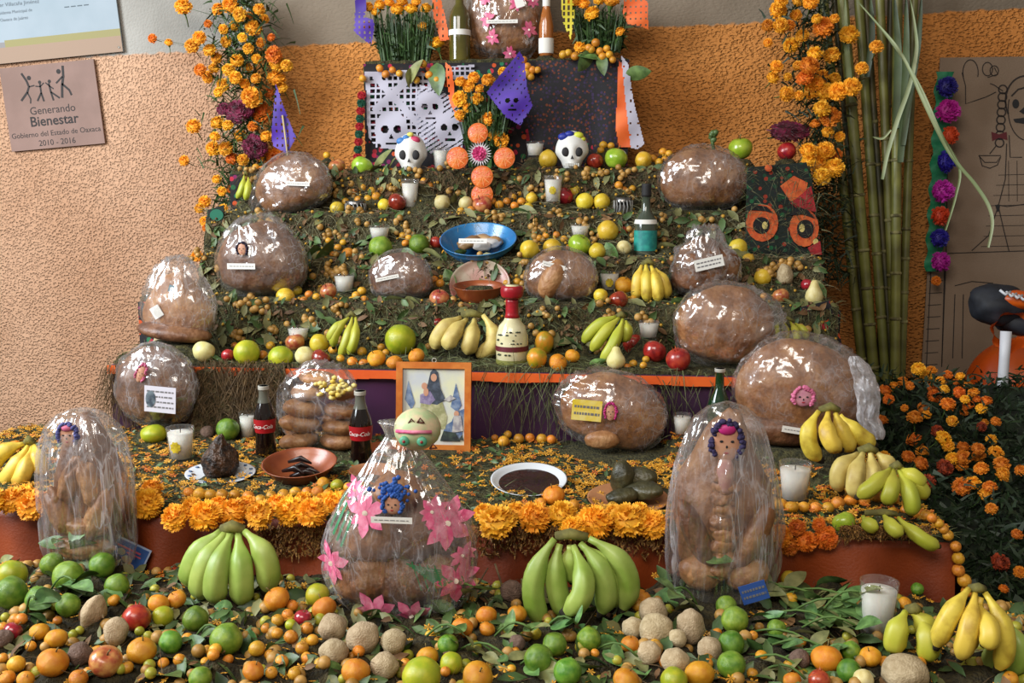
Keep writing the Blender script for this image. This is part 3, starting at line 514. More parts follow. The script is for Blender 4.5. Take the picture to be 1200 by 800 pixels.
for a in [(446,192,46,60,'T6',2),(438,200,36,50,'T6',2),(458,196,30,70,'T6',2),(520,212,30,-35,'T6',2),(592,205,30,-60,'T6',0),(610,208,36,60,'T6',0),(628,208,30,55,'T6',2),(684,205,24,30,'T6',0),(752,204,24,-60,'T6',3),(575,198,26,70,'T6',1),
          (532,235,22,80,'T5',2),(622,254,40,-40,'T5',2),(612,248,30,0,'T5',0),(352,258,28,-10,'T5',3),(375,258,24,40,'T5',0),(660,254,26,20,'T5',0),(560,252,30,10,'T5',0),(470,254,30,-30,'T5',0),(755,248,26,50,'T5',1),(400,253,30,20,'T5',2),
          (511,299,36,-20,'T4',2),(782,288,26,10,'T4',2),(480,300,26,-50,'T4',0),(718,298,34,-60,'T4',1),(540,296,20,30,'T4',0),(630,304,26,0,'T4',0),(381,300,52,82,'T4',3),(370,304,44,95,'T4',3),(868,300,40,150,'T4',2),(662,303,22,160,'T4',1),(418,290,24,30,'T4',1),
          (466,350,36,12,'T3',2),(530,330,36,-60,'T3',1),(795,352,20,30,'T3',3),(485,352,24,-10,'T3',2),(345,356,26,20,'T3',0),(450,352,26,160,'T3',0),(925,355,30,-20,'T3',2),(690,356,24,10,'T3',1),
          (765,396,34,70,'T2',3),(790,402,26,60,'T2',2),(497,412,26,-60,'T2',0),(280,398,24,100,'T2',2),(470,380,26,30,'T2',0),(440,392,26,140,'T2',1),(700,424,22,20,'T2',1),(930,415,26,40,'T2',2),(255,420,24,-30,'T2',1)]: leaf(*a)
for a in [(30,742,40,80,3),(215,767,62,20,3),(196,785,56,35,3),(100,688,40,10,3),(145,697,44,-10,3),(128,697,40,170,3),(80,690,34,60,0),(292,722,32,75,1),(228,750,30,40,3),(300,748,30,-60,1),(460,722,34,5,0),(505,715,30,60,1),(512,735,34,-40,1),(548,720,30,50,1),(520,745,26,20,0),
          (560,700,26,70,0),(585,735,30,40,1),(600,760,34,70,1),(590,775,34,20,0),(640,792,40,40,2),(700,770,34,10,3),(715,755,34,-50,3),(725,765,32,-70,0),(690,780,40,10,1),(712,742,30,30,0),(575,760,24,-30,1),(480,735,24,-20,0),(440,718,22,30,1),(250,785,30,60,1),(270,778,36,-20,3),(176,742,26,40,1),(20,660,36,60,2),(8,655,30,40,2),(40,690,30,50,0),(960,790,26,20,0),(1000,745,30,30,1),(680,735,26,50,1),(745,785,26,-10,1)]:
    leaf(a[0], a[1], a[2], a[3], 'F', a[4])
for i in range(46):
    x_, y_ = random.uniform(785, 985), random.uniform(672, 790)
    if 740 < x_ < 850 and y_ > 715: continue
    leaf(x_, y_, random.uniform(26, 50), random.choice((20, 40, -20, 150, 170, 60, 80)) + random.uniform(-15, 15), 'F', random.choice((0, 1, 3, 3, 2)))
for i in range(40):
    leaf(random.uniform(0, 760), random.uniform(690, 795), random.uniform(20, 38), random.uniform(0, 180), 'F', random.choice((0, 1, 3, 2)))
# leafy sprigs lying in the front pile at the foot of the hooded bread
def sprig(px, py, ang, L_, n, label, group, Y=None, v=(0, 3, 2)):
    c, s = seat(px, py, 40, 'F', 14); t = thing('leafy_sprig', label, 'sprig', c, group=group)
    l = L_ * s; d = Vector((math.cos(R(ang)), -.35, math.sin(R(ang)) * .5 + .1)).normalized()
    pts = [d * (l * u) + Vector((0, 0, 0.02 * math.sin(u * 3))) for u in np.linspace(0, 1, 6)]
    ob('stem', mesh('stem', *tube(pts, [0.0022] * 6, 5), (GREEN_STEM,)), t)
    for i in range(n):
        u = .15 + .85 * i / max(1, n - 1); p = d * (l * u); q = Euler((random.uniform(-.7, .7), random.uniform(-.7, .25), R(ang) * .3 + (1 if i % 2 else -1) * random.uniform(.4, 1.3) + (math.pi if math.cos(R(ang)) < 0 else 0)))
        ob('leaf', LF[random.choice(v)], t, p, q, random.uniform(24, 42) * s)
    return t
for a in [(800,690,75,60,5),(830,672,40,60,6),(850,690,10,70,6),(880,695,0,80,7),(910,700,10,80,7),(900,720,-10,80,7),(930,715,20,70,7),(880,740,-20,80,7),(905,755,-10,70,6),(885,770,-30,60,5),(940,735,15,60,5),(960,720,60,60,5),(820,715,120,50,5),(920,770,0,60,5),(895,785,-20,50,4)]:
    sprig(*a, 'leafy green sprig lying at the foot of the hooded bread', 'leafy sprigs at the foot of the hooded bread')
for a in [(520,705,50,50,5),(500,745,20,50,5),(540,760,-10,60,6),(580,745,30,50,5),(610,778,10,50,5),(700,760,-15,50,5),(640,735,20,40,4)]:
    sprig(*a, 'thin leafy sprig between the front limes and mandarins', 'thin sprigs between front limes and mandarins', v=(1, 1, 2))
for a in [(85,660,80,40,4),(100,655,110,40,4),(60,690,30,45,5),(30,720,60,40,4),(230,745,20,40,4)]:
    sprig(*a, 'citrus sprig among the limes below the tall left bread', 'citrus sprigs below the tall left bread', v=(3, 0))

# ------------------------------------------------------------------ marigolds
def mari_mesh(seed, name='bloom', mat=MARI):
    rnd = random.Random(seed); mb = MB(); V, F = ico(2); mb.add(V * np.array([.82, .82, .62]), F)
    for el, n in ((-14, 17), (4, 19), (20, 18), (36, 16), (50, 13), (64, 10), (77, 6), (87, 3)):
        for k in range(n):
            az = 2 * math.pi * (k + rnd.uniform(-.3, .3)) / n + el; e = R(el + rnd.uniform(-9, 9)); rr = rnd.uniform(.88, 1.06)
            d = Vector((math.cos(e) * math.cos(az), math.cos(e) * math.sin(az), math.sin(e) * .82)); t = Vector((-math.sin(az), math.cos(az), 0)); u = d.cross(t).normalized()
            tw = rnd.uniform(-.8, .8); t2 = t * math.cos(tw) + u * math.sin(tw); w_ = 0.15
            mb.add([d * .55, d * (rr * .92) - t2 * w_ + u * .04, d * rr * 1.02 - t2 * .07, d * (rr * .93), d * rr * 1.03 + t2 * .08, d * (rr * .92) + t2 * w_ - u * .04], [(0, 3, 2, 1), (0, 5, 4, 3)])
    return mb.mesh(name, (mat,), False)
MM = {'o': [mari_mesh(i) for i in range(3)], 'd': [mari_mesh(10 + i, mat=MARI_D) for i in range(3)], 'r': [mari_mesh(20, mat=MARI_R)], 'b': [mari_mesh(30, mat=CELO), mari_mesh(31, mat=CELO)]}
mst = MB(); mst.add(*lathe([(.12, -1.1), (.3, -.75), (.42, -.4), (.5, -.2)], 10)); mst.add(*tube([(0, 0, -1.0), (.05, 0, -1.8), (.0, .1, -3.0)], [.09, .07, .06], 5))
MST = mst.mesh('stem', (GREEN_STEM,))
def mari(px, py, d, Y, c, where, group, face=(0, -1, .55), stem=True, z=None):
    p = P(px, py, Y) if z is None else PZ(px, py, z); s = S(p); r = d / 2 * s * 1.06
    dr = (Vector(face) + Vector([random.uniform(-.45, .45) for _ in range(3)])).normalized(); q = dr.to_track_quat('Z', 'Y').to_euler()
    o = ob('marigold', random.choice(MM[c]), None, p, q, r)
    nm = {'o': 'golden orange marigold', 'd': 'deep orange marigold', 'r': 'rust red marigold', 'b': 'burgundy velvet celosia bloom'}[c]
    tag(o, '%s %s' % (nm, where), 'flower', '%s %s' % (nm, group))
    if c == 'b': o.name = 'celosia'
    if stem: ob('stem', MST, o)
    return o
LC = [(215,8,20),(256,11,16),(270,6,20),(281,17,17),(297,33,19),(284,44,11),(304,11,14),(310,22,11),(225,54,17),(234,44,16),(265,49,14),(246,59,16),(254,68,14),(278,71,16),(291,57,13),(301,69,12),(321,64,20),(325,74,18),(336,77,14),(235,82,15),(244,90,15),(251,80,13),(268,82,15),(276,91,15),(262,100,17),(324,92,21),(331,103,13),(295,114,24),(316,109,13),(307,132,24),(227,148,18),(255,144,17),(282,159,16),(267,147,13),(250,174,17),(265,174,18),(312,160,14),(322,185,24),(216,188,13),(179,45,11),(198,50,10),(260,224,11),(271,222,12),(240,236,14),(234,244,12),(240,259,12),(242,267,10),(231,300,14),(245,305,16),(272,186,15),(285,187,14),(256,108,12),(290,80,13),(287,98,12),(300,92,13),(262,34,12),(244,28,10),(254,210,11),(262,244,11),(306,50,12),(318,44,10),(292,20,12),(275,30,12),(252,160,12),(305,182,14),(296,148,12)]
for x, y, d in LC: mari(x, y, d, random.uniform(3.72, 3.84), 'o' if random.random() < .7 else 'd', 'in the left flower column ' + (w_ := 'against the grey painted band' if y < 60 else 'above the burgundy blooms' if y < 122 else 'around the burgundy blooms' if y < 205 else 'hanging beside the steps'), w_ + ' left')
for x, y, d in [(279,132,30),(299,172,29),(262,128,16),(288,128,20)]: mari(x, y, d, 3.78, 'b', 'in the flower column left of the altar', 'in the left column')
RC = [(912,12,20),(900,30,15),(915,30,18),(933,18,14),(950,3,18),(965,32,24),(940,42,16),(927,53,18),(995,41,23),(900,50,11),(910,78,15),(906,91,15),(935,77,12),(923,90,10),(955,63,18),(975,65,20),(948,78,24),(963,90,18),(943,92,20),(1010,80,15),(922,110,18),(936,112,12),(950,107,20),(967,108,22),(982,107,22),(998,102,22),(963,128,20),(973,137,24),(1027,55,16),(947,177,20),(967,177,22),(960,193,24),(977,197,24),(963,207,20),(978,182,18),(957,22,12),(978,22,12),(925,30,14),(957,98,16),(978,92,14),(948,188,16),(984,160,12),(970,155,14),(955,145,12),(915,2,16),(935,2,14)]
for x, y, d in RC: mari(x, y, d, random.uniform(3.6, 3.72), 'd' if random.random() < .2 else 'o', 'in the flower column by the canes ' + (w_ := 'against the grey painted band' if y < 30 else 'above the burgundy crest' if y < 100 else 'just over the burgundy crest' if y < 165 else 'below the burgundy crest'), w_ + ' right')
o = mari(925, 154, 24, 3.66, 'b', 'crest in the flower column beside the sugar canes', 'in the right column', (0, -1, .2)); o.scale.x *= 2.5; o['label'] = 'long burgundy velvet celosia crest beside the sugar canes'
for x, y, d in [(432,8,12),(445,6,14),(466,11,17),(482,11,16),(499,10,14),(471,2,14),(496,32,14),(430,31,13),(512,51,18),(456,3,13),(488,2,12),(440,14,11)]: mari(x, y, d, 3.8, 'o', 'in the bunch left of the liqueur bottle', 'in the left top bunch', (0, -.5, 1))
for x, y, d in [(540,96,14),(555,91,14),(572,94,16),(539,116,19),(559,116,15),(589,84,11),(549,101,14),(572,140,18),(586,164,20),(539,135,13),(548,126,12),(562,104,11),(578,160,14)]: mari(x, y, d, 3.63, 'o', 'in the bouquet above the orange slice cross', 'in the middle bouquet', (0, -.9, .6))
for x, y, d in [(694,16,19),(727,37,12),(672,1,18),(716,1,20),(702,0,14),(684,4,14),(680,55,14)]: mari(x, y, d, 3.8, 'o', 'in the bunch right of the top bottles', 'in the right top bunch', (0, -.7, .8))
FRONT = [(-8,588,34),(16,586,34),(38,592,36),(30,580,26),(60,590,26),(172,590,36),(206,606,34),(178,573,26),(240,604,38),(274,600,36),(306,603,36),(340,598,36),(366,600,36),(392,592,34),(225,595,26),(256,592,24),(290,592,24),(324,590,24),(356,586,22),(380,588,24),
         (583,612,44),(627,606,38),(660,604,36),(605,600,26),(697,612,42),(672,618,28),(736,610,44),(765,614,36),(720,602,24),(750,600,24),(568,602,26),(700,580,0)]
for x, y, d in FRONT:
    if d: mari(x, y, d, None, 'o', 'along the lowest step edge ' + (w_ := 'beyond the tall left bread' if x < 100 else 'above the left green bananas' if x < 400 else 'above the right green bananas'), w_, (0, -.7, .8), z=TIERS['T1'][2] + random.uniform(.022, .034), stem=False)
for x, y, d in [(915,628,28),(934,618,20),(944,634,26),(968,630,28),(960,615,16),(925,640,22)]: mari(x, y, d, 1.985, 'd', 'drooping over the orange cloth beside the hooded bread', 'beside the hooded bread', (0, -1, .3))
mari(192, 684, 30, 1.93, 'd', 'lying in the front pile beside the green bananas', 'by the green bananas')
mari(205, 672, 20, 1.95, 'r', 'lying in the front pile beside the green bananas', 'by the green bananas')
RB = [(1076,432,16),(1091,435,14),(1086,441,15),(1058,447,13),(1111,439,11),(1125,441,11),(1037,458,16),(1041,468,13),(1092,455,14),(1107,456,11),(1095,464,16),(1134,451,11),(1124,460,15),(1141,460,13),(1111,474,18),(1082,478,14),(1072,489,18),(1086,486,11),(1116,493,13),(1135,475,13),(1156,470,14),(1150,479,13),(1167,494,12),(1034,492,13),(1154,495,9),(1072,516,20),(1081,529,15),(1064,535,15),(1079,543,18),(1105,514,20),(1111,522,14),(1162,515,13),(1129,524,15),(1146,526,15),(1116,537,15),(1129,536,18),(1146,534,17),(1127,545,15),(1167,531,18),(1174,544,19),(1150,549,17),(1175,556,18),(1127,570,22),(1140,566,18),(1196,551,13),(1160,571,17),(1155,581,18),(1162,596,14),(1036,535,14),(1131,468,11),(1066,452,11),(1120,448,9),(1048,452,11),(1102,446,11),(1130,483,10),(1145,468,10),(1060,478,9),(1195,670,14),(1176,690,12),(1192,626,13)]
def bedY(py): return 3.1 - (py - 430) / 260 * 1.0
for x, y, d in RB: mari(x, y, d, bedY(y) + random.uniform(-.04, .04), 'd' if random.random() < .75 else 'o', 'growing in the corner bed ' + (w_ := 'beside the orange figure' if y < 500 and x > 1100 else 'under the sugar canes' if y < 500 else 'behind the banana bunches' if x < 1120 else 'away from the banana bunches'), w_, (0, -.6, .9))
for x, y, d in [(1107,548,20),(1087,564,18),(1172,659,22),(1150,500,12),(1098,505,14)]: mari(x, y, d, bedY(y), 'r', 'in the bushy bed at the altar corner', 'in the corner bed', (0, -.7, .8))

# ------------------------------------------------------------------ breads in bags
def loaf_mesh(name, a, b, c, mat, seed=0, sub=4, amp=0.06, flat=0.35, ridges=0, pinch=0.0):
    V, F = ico(sub); n = nz3(V, 1.8, seed) + .35 * nz3(V, 5, seed + 3); V = V * (1 + amp * 1.2 * n)[:, None]
    V[:, 2] = np.where(V[:, 2] < -flat, -flat + (V[:, 2] + flat) * .45, V[:, 2]); V[:, 2] -= (-flat * .55 - .45 + 1) / 2 * 0
    if ridges: V *= (1 + 0.05 * np.abs(np.sin(np.arctan2(V[:, 2], V[:, 0]) * ridges)))[:, None]
    if pinch: V[:, 0] *= 1 - pinch * sstep(-.2, 1, V[:, 2])
    V = V * np.array([a, b, c]); return mesh(name, V, F, (mat,))
def film_blob(name, a, b, c, mat, seed, g=None, tail=0.35, amp=0.05, sub=5, flat=0.5, crink=0.035, spread=.72):
    V, F = ico(sub); D = V.copy(); n1 = nz3(V, 2.3, seed); n2 = np.abs(nz3(V, 4.5, seed + 5)); n3 = np.abs(nz3(V, 10, seed + 9))
    r = 1 + amp * n1 - crink * 1.3 * (1 - np.clip(n2 * 4, 0, 1)) - crink * .6 * (1 - np.clip(n3 * 4, 0, 1))
    V = V * r[:, None]; V[:, 2] = np.where(V[:, 2] < -flat, -flat + (V[:, 2] + flat) * .5, V[:, 2])
    if g is not None:
        g = np.array([math.cos(R(g)), -.15, math.sin(R(g))]); g /= np.linalg.norm(g); dt = D @ g; w_ = sstep(spread, 1.0, dt)
        t1 = np.cross(g, [0, 1, 0]); t1 /= np.linalg.norm(t1); t2 = np.cross(g, t1); an = np.arctan2(D @ t2, D @ t1)
        w2 = sstep(.1, .9, dt); V += np.outer(w_ * tail, g); V += D * (w2 * .05 * np.sin(an * 11 + 3 * n1))[:, None]
        rad = V - np.outer(V @ g, g); V -= rad * (.35 * sstep(.93, 1.0, dt) * -1 * .4)[:, None] * np.sign(.5)
    return mesh(name, V * np.array([a, b, c]), F, (mat,))
INK_SOFT = pm('soft_print', '6c6a6c', rough=.7)
def strip(parent, x, z, w_, h_, y, roll=0.0, col=None, lines=2, name='paper_label'):
    e = ob(name, mesh(name, *box(-w_ / 2, w_ / 2, -.0012, .0, -h_ / 2, h_ / 2), (col or WHITE_PAPER,), smooth=False), parent, (x, y, z), (0, -roll, 0))
    mb = MB()
    for k in range(lines):
        zz = h_ * (.5 - (k + 1) / (lines + 1)); xx = -w_ * .42
        while xx < w_ * .4: l = random.uniform(.05, .12) * w_; mb.add(*box(xx, min(xx + l, w_ * .43), -.0017, -.0013, zz - h_ * .06 / max(1, lines / 2), zz + h_ * .06 / max(1, lines / 2))); xx += l + .03 * w_
    if lines: ob('print_lines', mb.mesh('print_lines', (INK_SOFT,), False), e)
    return e
SKIN = pm('doll_face_paint', 'b07a60', 'c49478', 12, 0.5)
def face(parent, x, z, w_, h_, y, hair, crownc=None, roll=0.0, skin=None):
    V, F = ico(3); e = ob('painted_face', mesh('painted_face', V * np.array([w_ / 2, .006, h_ / 2]), F, (skin or SKIN,)), parent, (x, y, z), (0, -roll, 0))
    hm = MB()
    for k in range(80):
        a = R(random.uniform(-45, 225)); V2, F2 = ico(1); q = w_ * random.uniform(.07, .13)
        hm.add(V2 * np.array([q, .006, q]) * random.uniform(.85, 1.15) + np.array([math.cos(a) * w_ * random.uniform(.48, .62), random.uniform(-.004, .002), math.sin(a) * h_ * random.uniform(.48, .6)]), F2)
    ob('hair', hm.mesh('hair', (hair,)), e)
    if crownc:
        V2, F2 = ico(2); ob('headdress', mesh('headdress', V2 * np.array([w_ * .34, .007, h_ * .16]), F2, (crownc,)), e, (0, -.003, h_ * .36))
    fm_ = MB()
    for sx in (-1, 1): fm_.add(*disc(w_ * .07, 10, -.0066, 1, .7, sx * w_ * .2, h_ * .06))
    fm_.add(*disc(w_ * .05, 8, -.0068, .8, 1.2, 0, -h_ * .08)); ob('eyes', fm_.mesh('eyes', (DARK,), False), e)
    mo = MB(); mo.add(*disc(w_ * .09, 12, -.0064, 1, .4, 0, -h_ * .24)); ob('mouth', mo.mesh('mouth', (pm('painted_red', '9c1c24', rough=.5),), False), e)
    return e
HAIR_D = pm('doll_hair_dark', '241c34', rough=.7); HAIR_B = pm('doll_hair_blue', '1c4a94', rough=.7); MAG = pm('paint_magenta', 'b0206c', rough=.5); PINKF = pm('paint_pink', 'c8688c', rough=.6)
def bread(px, py, wpx, hpx, tier, label, seed, roll=0, g=None, tail=.3, mat=None, film=None, Y=None, dep=.62, flat=.5, amp=.05, crink=.035, ridges=0, pinch=0.0, sc=1.0, spread=.72):
    if Y is None: p, s = stand(px, py + hpx / 2, tier, wpx)
    else:
        p = P(px, py + hpx / 2, Y); s = S(p)
        if tier and TIERS[tier][0] < Y < TIERS[tier][1]: p.z = max(p.z, TIERS[tier][2] + .004)
        BED[tier].append((p.x, p.y, wpx / 2 * s, p.z)) if tier else None
    a, c = wpx / 2 * s, hpx / 2 * s / .88; b = min(a, c) * dep
    if tier and TIERS[tier][0] < p.y < TIERS[tier][1] and tier != 'BOX': yn = max(min(p.y, TIERS[tier][1] - b - .014), TIERS[tier][0] + .03); z0_ = TIERS[tier][2] + .004; p = P(px, py + hpx / 2, yn); p.z = max(p.z, z0_); BED[tier].append((p.x, p.y, wpx / 2 * s * .8, p.z))
    t = thing('bagged_bread', label, 'bread', p); k = Vector((0, 0, c * (flat + (1 - flat) * .5)))
    rt = (0, R(-roll), 0)
    ob('loaf', loaf_mesh('loaf', a * .93, b * .9, c * .9, mat or BREAD, seed, 4, amp, flat * .8, ridges, pinch), t, k + Vector((0, 0, -c * .03)), rt)
    ob('bag', film_blob('bag', a * sc, b * 1.0, c * sc, film or FILM, seed, g, tail, amp * .8, 5, flat, crink, spread), t, k, rt)
    t['s'] = s; t['b'] = b; t['cz'] = k.z
    return t
def on(t, x, y, px, py, hpx):   # local offset of a picture position on a bread placed at (px, py)
    s = t['s']; return (x - px) * s, -(y - (py + hpx / 2)) * s
def front(t, f=1.04): return -t['b'] * f

b = bread(345,221,94,74,'T5','round bagged loaf beneath the purple pennant on a stick',1,roll=18,g=205,tail=.25,Y=3.5); x,z = on(b,365,222,345,221,74); strip(b,x-.02,z,.085,.014,front(b,.98),R(-2),lines=1)
b = bread(308,308,110,98,'T3','domed bagged loaf with a small face above the folded sweet bread bag',2,roll=0,g=100,tail=.04,Y=3.08,mat=BREAD_D); x,z = on(b,297,316,308,308,98); strip(b,x,z,.09,.018,front(b,1.0),0,lines=1); x,z = on(b,298,297,308,308,98); face(b,x,z,.03,.04,front(b,.93),HAIR_D)
b = bread(211,356,92,92,'T2','folded sweet bread in a peaked clear bag against the wall',3,roll=0,g=85,tail=.22,Y=2.8,mat=BREAD_L,film=FILM_HAZY,pinch=.35,spread=.6)
s_ = b['s']; ob('fold', loaf_mesh('fold', 44*s_, .07, 12*s_, BREAD_D, 8, 3, .06, .5), b, (0, -.03, 15*s_), (0, R(8), 0)); x,z = on(b,197,362,211,356,92); strip(b,x,z,.03,.035,front(b,.9),R(30),lines=0); x,z = on(b,212,340,211,356,92); strip(b,x,z,.015,.045,front(b,.75),R(-20),pm('label_grey_blue','6c8088'),lines=0)
b = bread(186,452,100,92,'T2','square bagged loaf with a printed card and pink oval face',4,roll=0,g=None,Y=2.62,mat=BREAD_D,film=FILM_HAZY,flat=.8,amp=.08); BED['T1'].append((b.location.x,b.location.y,.05,b.location.z))
s_ = b['s']; x,z = on(b,205,460,186,452,92); c_ = strip(b,x,z,37*s_,30*s_,front(b,1.03),R(-4),pm('card_pale','c9c6d0',rough=.6),lines=4); mb = MB(); mb.add(*disc(6*s_,18,-.0022,1,1.6,-11*s_,0)); ob('oval_portrait', mb.mesh('oval_portrait',(pm('portrait_dark','3a4450','76848c',60),),False), c_)
x,z = on(b,183,431,186,452,92); face(b,x,z,10*s_,22*s_,front(b,.95),PINKF,roll=R(-25))
# bag of rolls
p, s = stand(376, 526, 'T1', 90); t = thing('bagged_rolls', 'clear bag of stacked oval bread rolls beside the cola bottles', 'bread', p)
for i, (x, y, w_, h_) in enumerate([(352,515,48,22),(400,514,46,22),(353,494,50,22),(402,497,44,20),(358,476,48,22),(404,478,42,20),(366,457,44,20),(404,458,36,18),(378,441,46,18),(350,504,40,18),(395,488,40,18)]):
    ob('roll', loaf_mesh('roll', w_/2*s, .04, h_/2*s, BREAD if i % 2 else BREAD_L, i, 3, .05, .9), t, ((x-376)*s, -.012+.03*(i>8), -(y-526)*s), (0, R(random.uniform(-8, 8)), 0))
ob('bag', film_blob('bag', 52*s, .065, 54*s, FILM, 12, 70, .04, .07, 5, .9, .03), t, (0, 0, 50*s), (0, R(-3), 0))
mb = MB()
for k in range(40):
    V2, F2 = ico(1); mb.add(V2*random.uniform(3,5)*s*np.array([1,.4,.8]) + np.array([random.gauss(0,9)*s, random.uniform(-.01,.0), random.gauss(0,6)*s]), F2)
ob('straw_flower', mb.mesh('straw_flower', (pm('straw_flower','cfae3c','ddcf8a',60,.6),)), t, (25*s, -.06, 78*s))
b = bread(470,323,78,62,'T3','round bagged loaf beside the footed clay bowl and blush apple',5,mat=BREAD_D,Y=3.07,crink=.03); x,z = on(b,459,325,470,323,62); strip(b,x,z,.075,.011,front(b,.98),R(12),lines=1)
b = bread(657,328,88,68,'T3','split-top round bagged loaf beside a glass with yellow emblem',6,mat=BREAD,Y=3.06,crink=.03); x,z = on(b,650,316,657,328,68); strip(b,x,z,.07,.014,front(b,.95),R(-14),lines=1)
s_=b['s']; ob('crust_ridge', loaf_mesh('crust_ridge',14*s_,.035,26*s_,BREAD_L,3,3,.05,.9),b,(-9*s_,-b['b']*.62,30*s_),(0,R(25),0))
b = bread(825,312,84,76,'T3','crumpled bag of small breads with a white price label',7,g=92,tail=.3,Y=3.12,mat=BREAD_D,film=FILM_HAZY,amp=.12,crink=.08); x,z = on(b,827,306,825,312,76); strip(b,x,z,33*b['s'],13*b['s'],front(b,1.06),R(14),lines=2)
b = bread(848,383,124,98,'T2','large oval bagged loaf lying tilted on the orange-edged step',8,roll=-8,g=22,tail=.12,Y=2.8,mat=BREAD,flat=.75,amp=.07,crink=.04)
b = bread(822,211,106,74,'T5','glossy bagged pumpkin shaped loaf on the top right with a green sprig',9,Y=3.46,mat=BREAD,flat=.75,crink=.035); s_=b['s']; mb=MB(); mb.add(*tube([(12*s_,0,70*s_),(10*s_,0,82*s_),(12*s_,0,90*s_)],[.006,.006,.004],6)); 
for k in range(10): V2,F2=ico(1); mb.add(V2*.011+np.array([(12+random.gauss(0,2))*s_,random.gauss(0,.005),(86+random.gauss(0,4))*s_]),F2)
ob('sprig', mb.mesh('sprig',(LEAF,)), b)
b = bread(717,482,132,92,'T1','egg shaped bagged loaf with yellow label and magenta face',10,roll=-16,g=172,tail=.06,mat=BREAD,flat=.75,amp=.05,crink=.04); s_=b['s']; x,z = on(b,688,473,717,482,92); strip(b,x,z,34*s_,24*s_,front(b,.98),R(-4),pm('label_yellow','d9bc30','e0cf80',30),lines=2); x,z = on(b,715,474,717,482,92); face(b,x,z,12*s_,20*s_,front(b,1.05),MAG); x,z=on(b,705,508,717,482,92); ob('crust_patch',loaf_mesh('crust_patch',20*s_,.02,11*s_,BREAD_L,2,3,.1,.9),b,(x,-b['b']*.86,z))
b = bread(932,459,150,124,'T1','huge round bagged loaf with pink face and folded lower crust',11,roll=-4,g=20,tail=.05,mat=BREAD,flat=.72,amp=.05,crink=.035); s_=b['s']; x,z = on(b,930,457,932,459,124); face(b,x,z,20*s_,20*s_,front(b,1.0),PINKF,skin=pm('face_pink','b8788c','c89098',60,.6)); x,z = on(b,925,494,932,459,124); strip(b,x,z,32*s_,7*s_,front(b,1.0),R(-8),lines=1)
x,z = on(b,925,497,932,459,124); ob('lower_crust',loaf_mesh('lower_crust',66*s_,b['b']*.8,24*s_,BREAD_D,5,4,.06,.9),b,(x,-.012,z)); 
b16 = bread(592,22,94,104,'BOX','tall cellophane bag printed with pink flowers between the top bottles',16,mat=BREAD,film=FILM_CLEAR,flat=.8,Y=3.86,crink=.05)
def flower_print(parent, x, z, r, surf, mat, npet=7):
    mb = MB(); rn = random.Random(int(x * 1e4))
    for k in range(npet):
        a = 2*math.pi*k/npet+rn.uniform(-.2,.2)+.3; ca, sa = math.cos(a), math.sin(a); rr = r*rn.uniform(.75,1.05); n0=len(mb.V); W=[(.08,.05),(.35,.2),(.6,.24),(.82,.13),(1.0,.0)]
        for u, w_ in W:
            for sg in (-1,0,1): px_,pz_=x+rr*(u*ca-sg*w_*sa), z+rr*(u*sa+sg*w_*ca); mb.V.append((px_,surf(px_,pz_)-.0006*(k%3),pz_))
        for i in range(4):
            for q_ in range(2): v0=n0+3*i+q_; mb.F.append((v0,v0+1,v0+4,v0+3)); mb.I.append(0)
    mb.add(*disc(r*.12,10,surf(x,z)-.003,1,1,x,z),1)
    return ob('printed_flower', mb.mesh('printed_flower',(mat,PRINT_C),False), parent)
PRINT_C = pm('flower_centre_print','e8d8c8',rough=.5)
PRINT_P = pm('pink_flower_print','d0507c','e48aa4',60,.5); PRINT_G = pm('green_flower_print','2e7a4e',rough=.5)
s_=b16['s']
for x,y in ((572,6),(608,12),(580,48),(622,40),(600,66),(626,8),(575,28)): xx,zz=on(b16,x,y,592,22,104); flower_print(b16,xx,zz,10*s_,(lambda X,Z:-b16['b']*1.02*math.sqrt(max(.05,1-(X/(47*b16['s']))**2-((Z-b16['cz'])/(62*b16['s']))**2))-.003),PRINT_P)
x,z=on(b16,592,32,592,22,104); strip(b16,x,z,36*s_,4*s_,front(b16,1.12),0,lines=1); x,z=on(b16,612,12,592,22,104); strip(b16,x,z,10*s_,10*s_,front(b16,1.1),.3,lines=0)

def film_lathe(name, prof, dep, mat, folds=14, amp=.06, seed=1, seg=150, rings=70):
    zs = [p_[1] for p_ in prof]; rs = [p_[0] for p_ in prof]; V, F = [], []
    for i in range(rings):
        z = zs[0] + (zs[-1] - zs[0]) * i / (rings - 1); r = float(np.interp(z, zs, rs)); u = i / (rings - 1)
        for k in range(seg):
            a = 2 * math.pi * k / seg; n = noise.noise(Vector((math.cos(a) * 1.8 + seed, math.sin(a) * 1.8, u * 1.2))); n2 = abs(noise.noise(Vector((math.cos(a) * 5, math.sin(a) * 5 + seed, u * 4))))
            q = r * (1 + amp * math.sin(folds * a + 4 * n + u * 1.5) * (.4 + .6 * abs(n)) + amp * .7 * n - amp * .8 * (1 - min(1, n2 * 4)))
            V.append((q * math.cos(a), q * math.sin(a) * dep, z))
    for i in range(rings - 1):
        for k in range(seg): k2 = (k + 1) % seg; F.append((i * seg + k, i * seg + k2, (i + 1) * seg + k2, (i + 1) * seg + k))
    F.append(tuple((rings - 1) * seg + k for k in range(seg)))
    return mesh(name, V, F, (mat,))
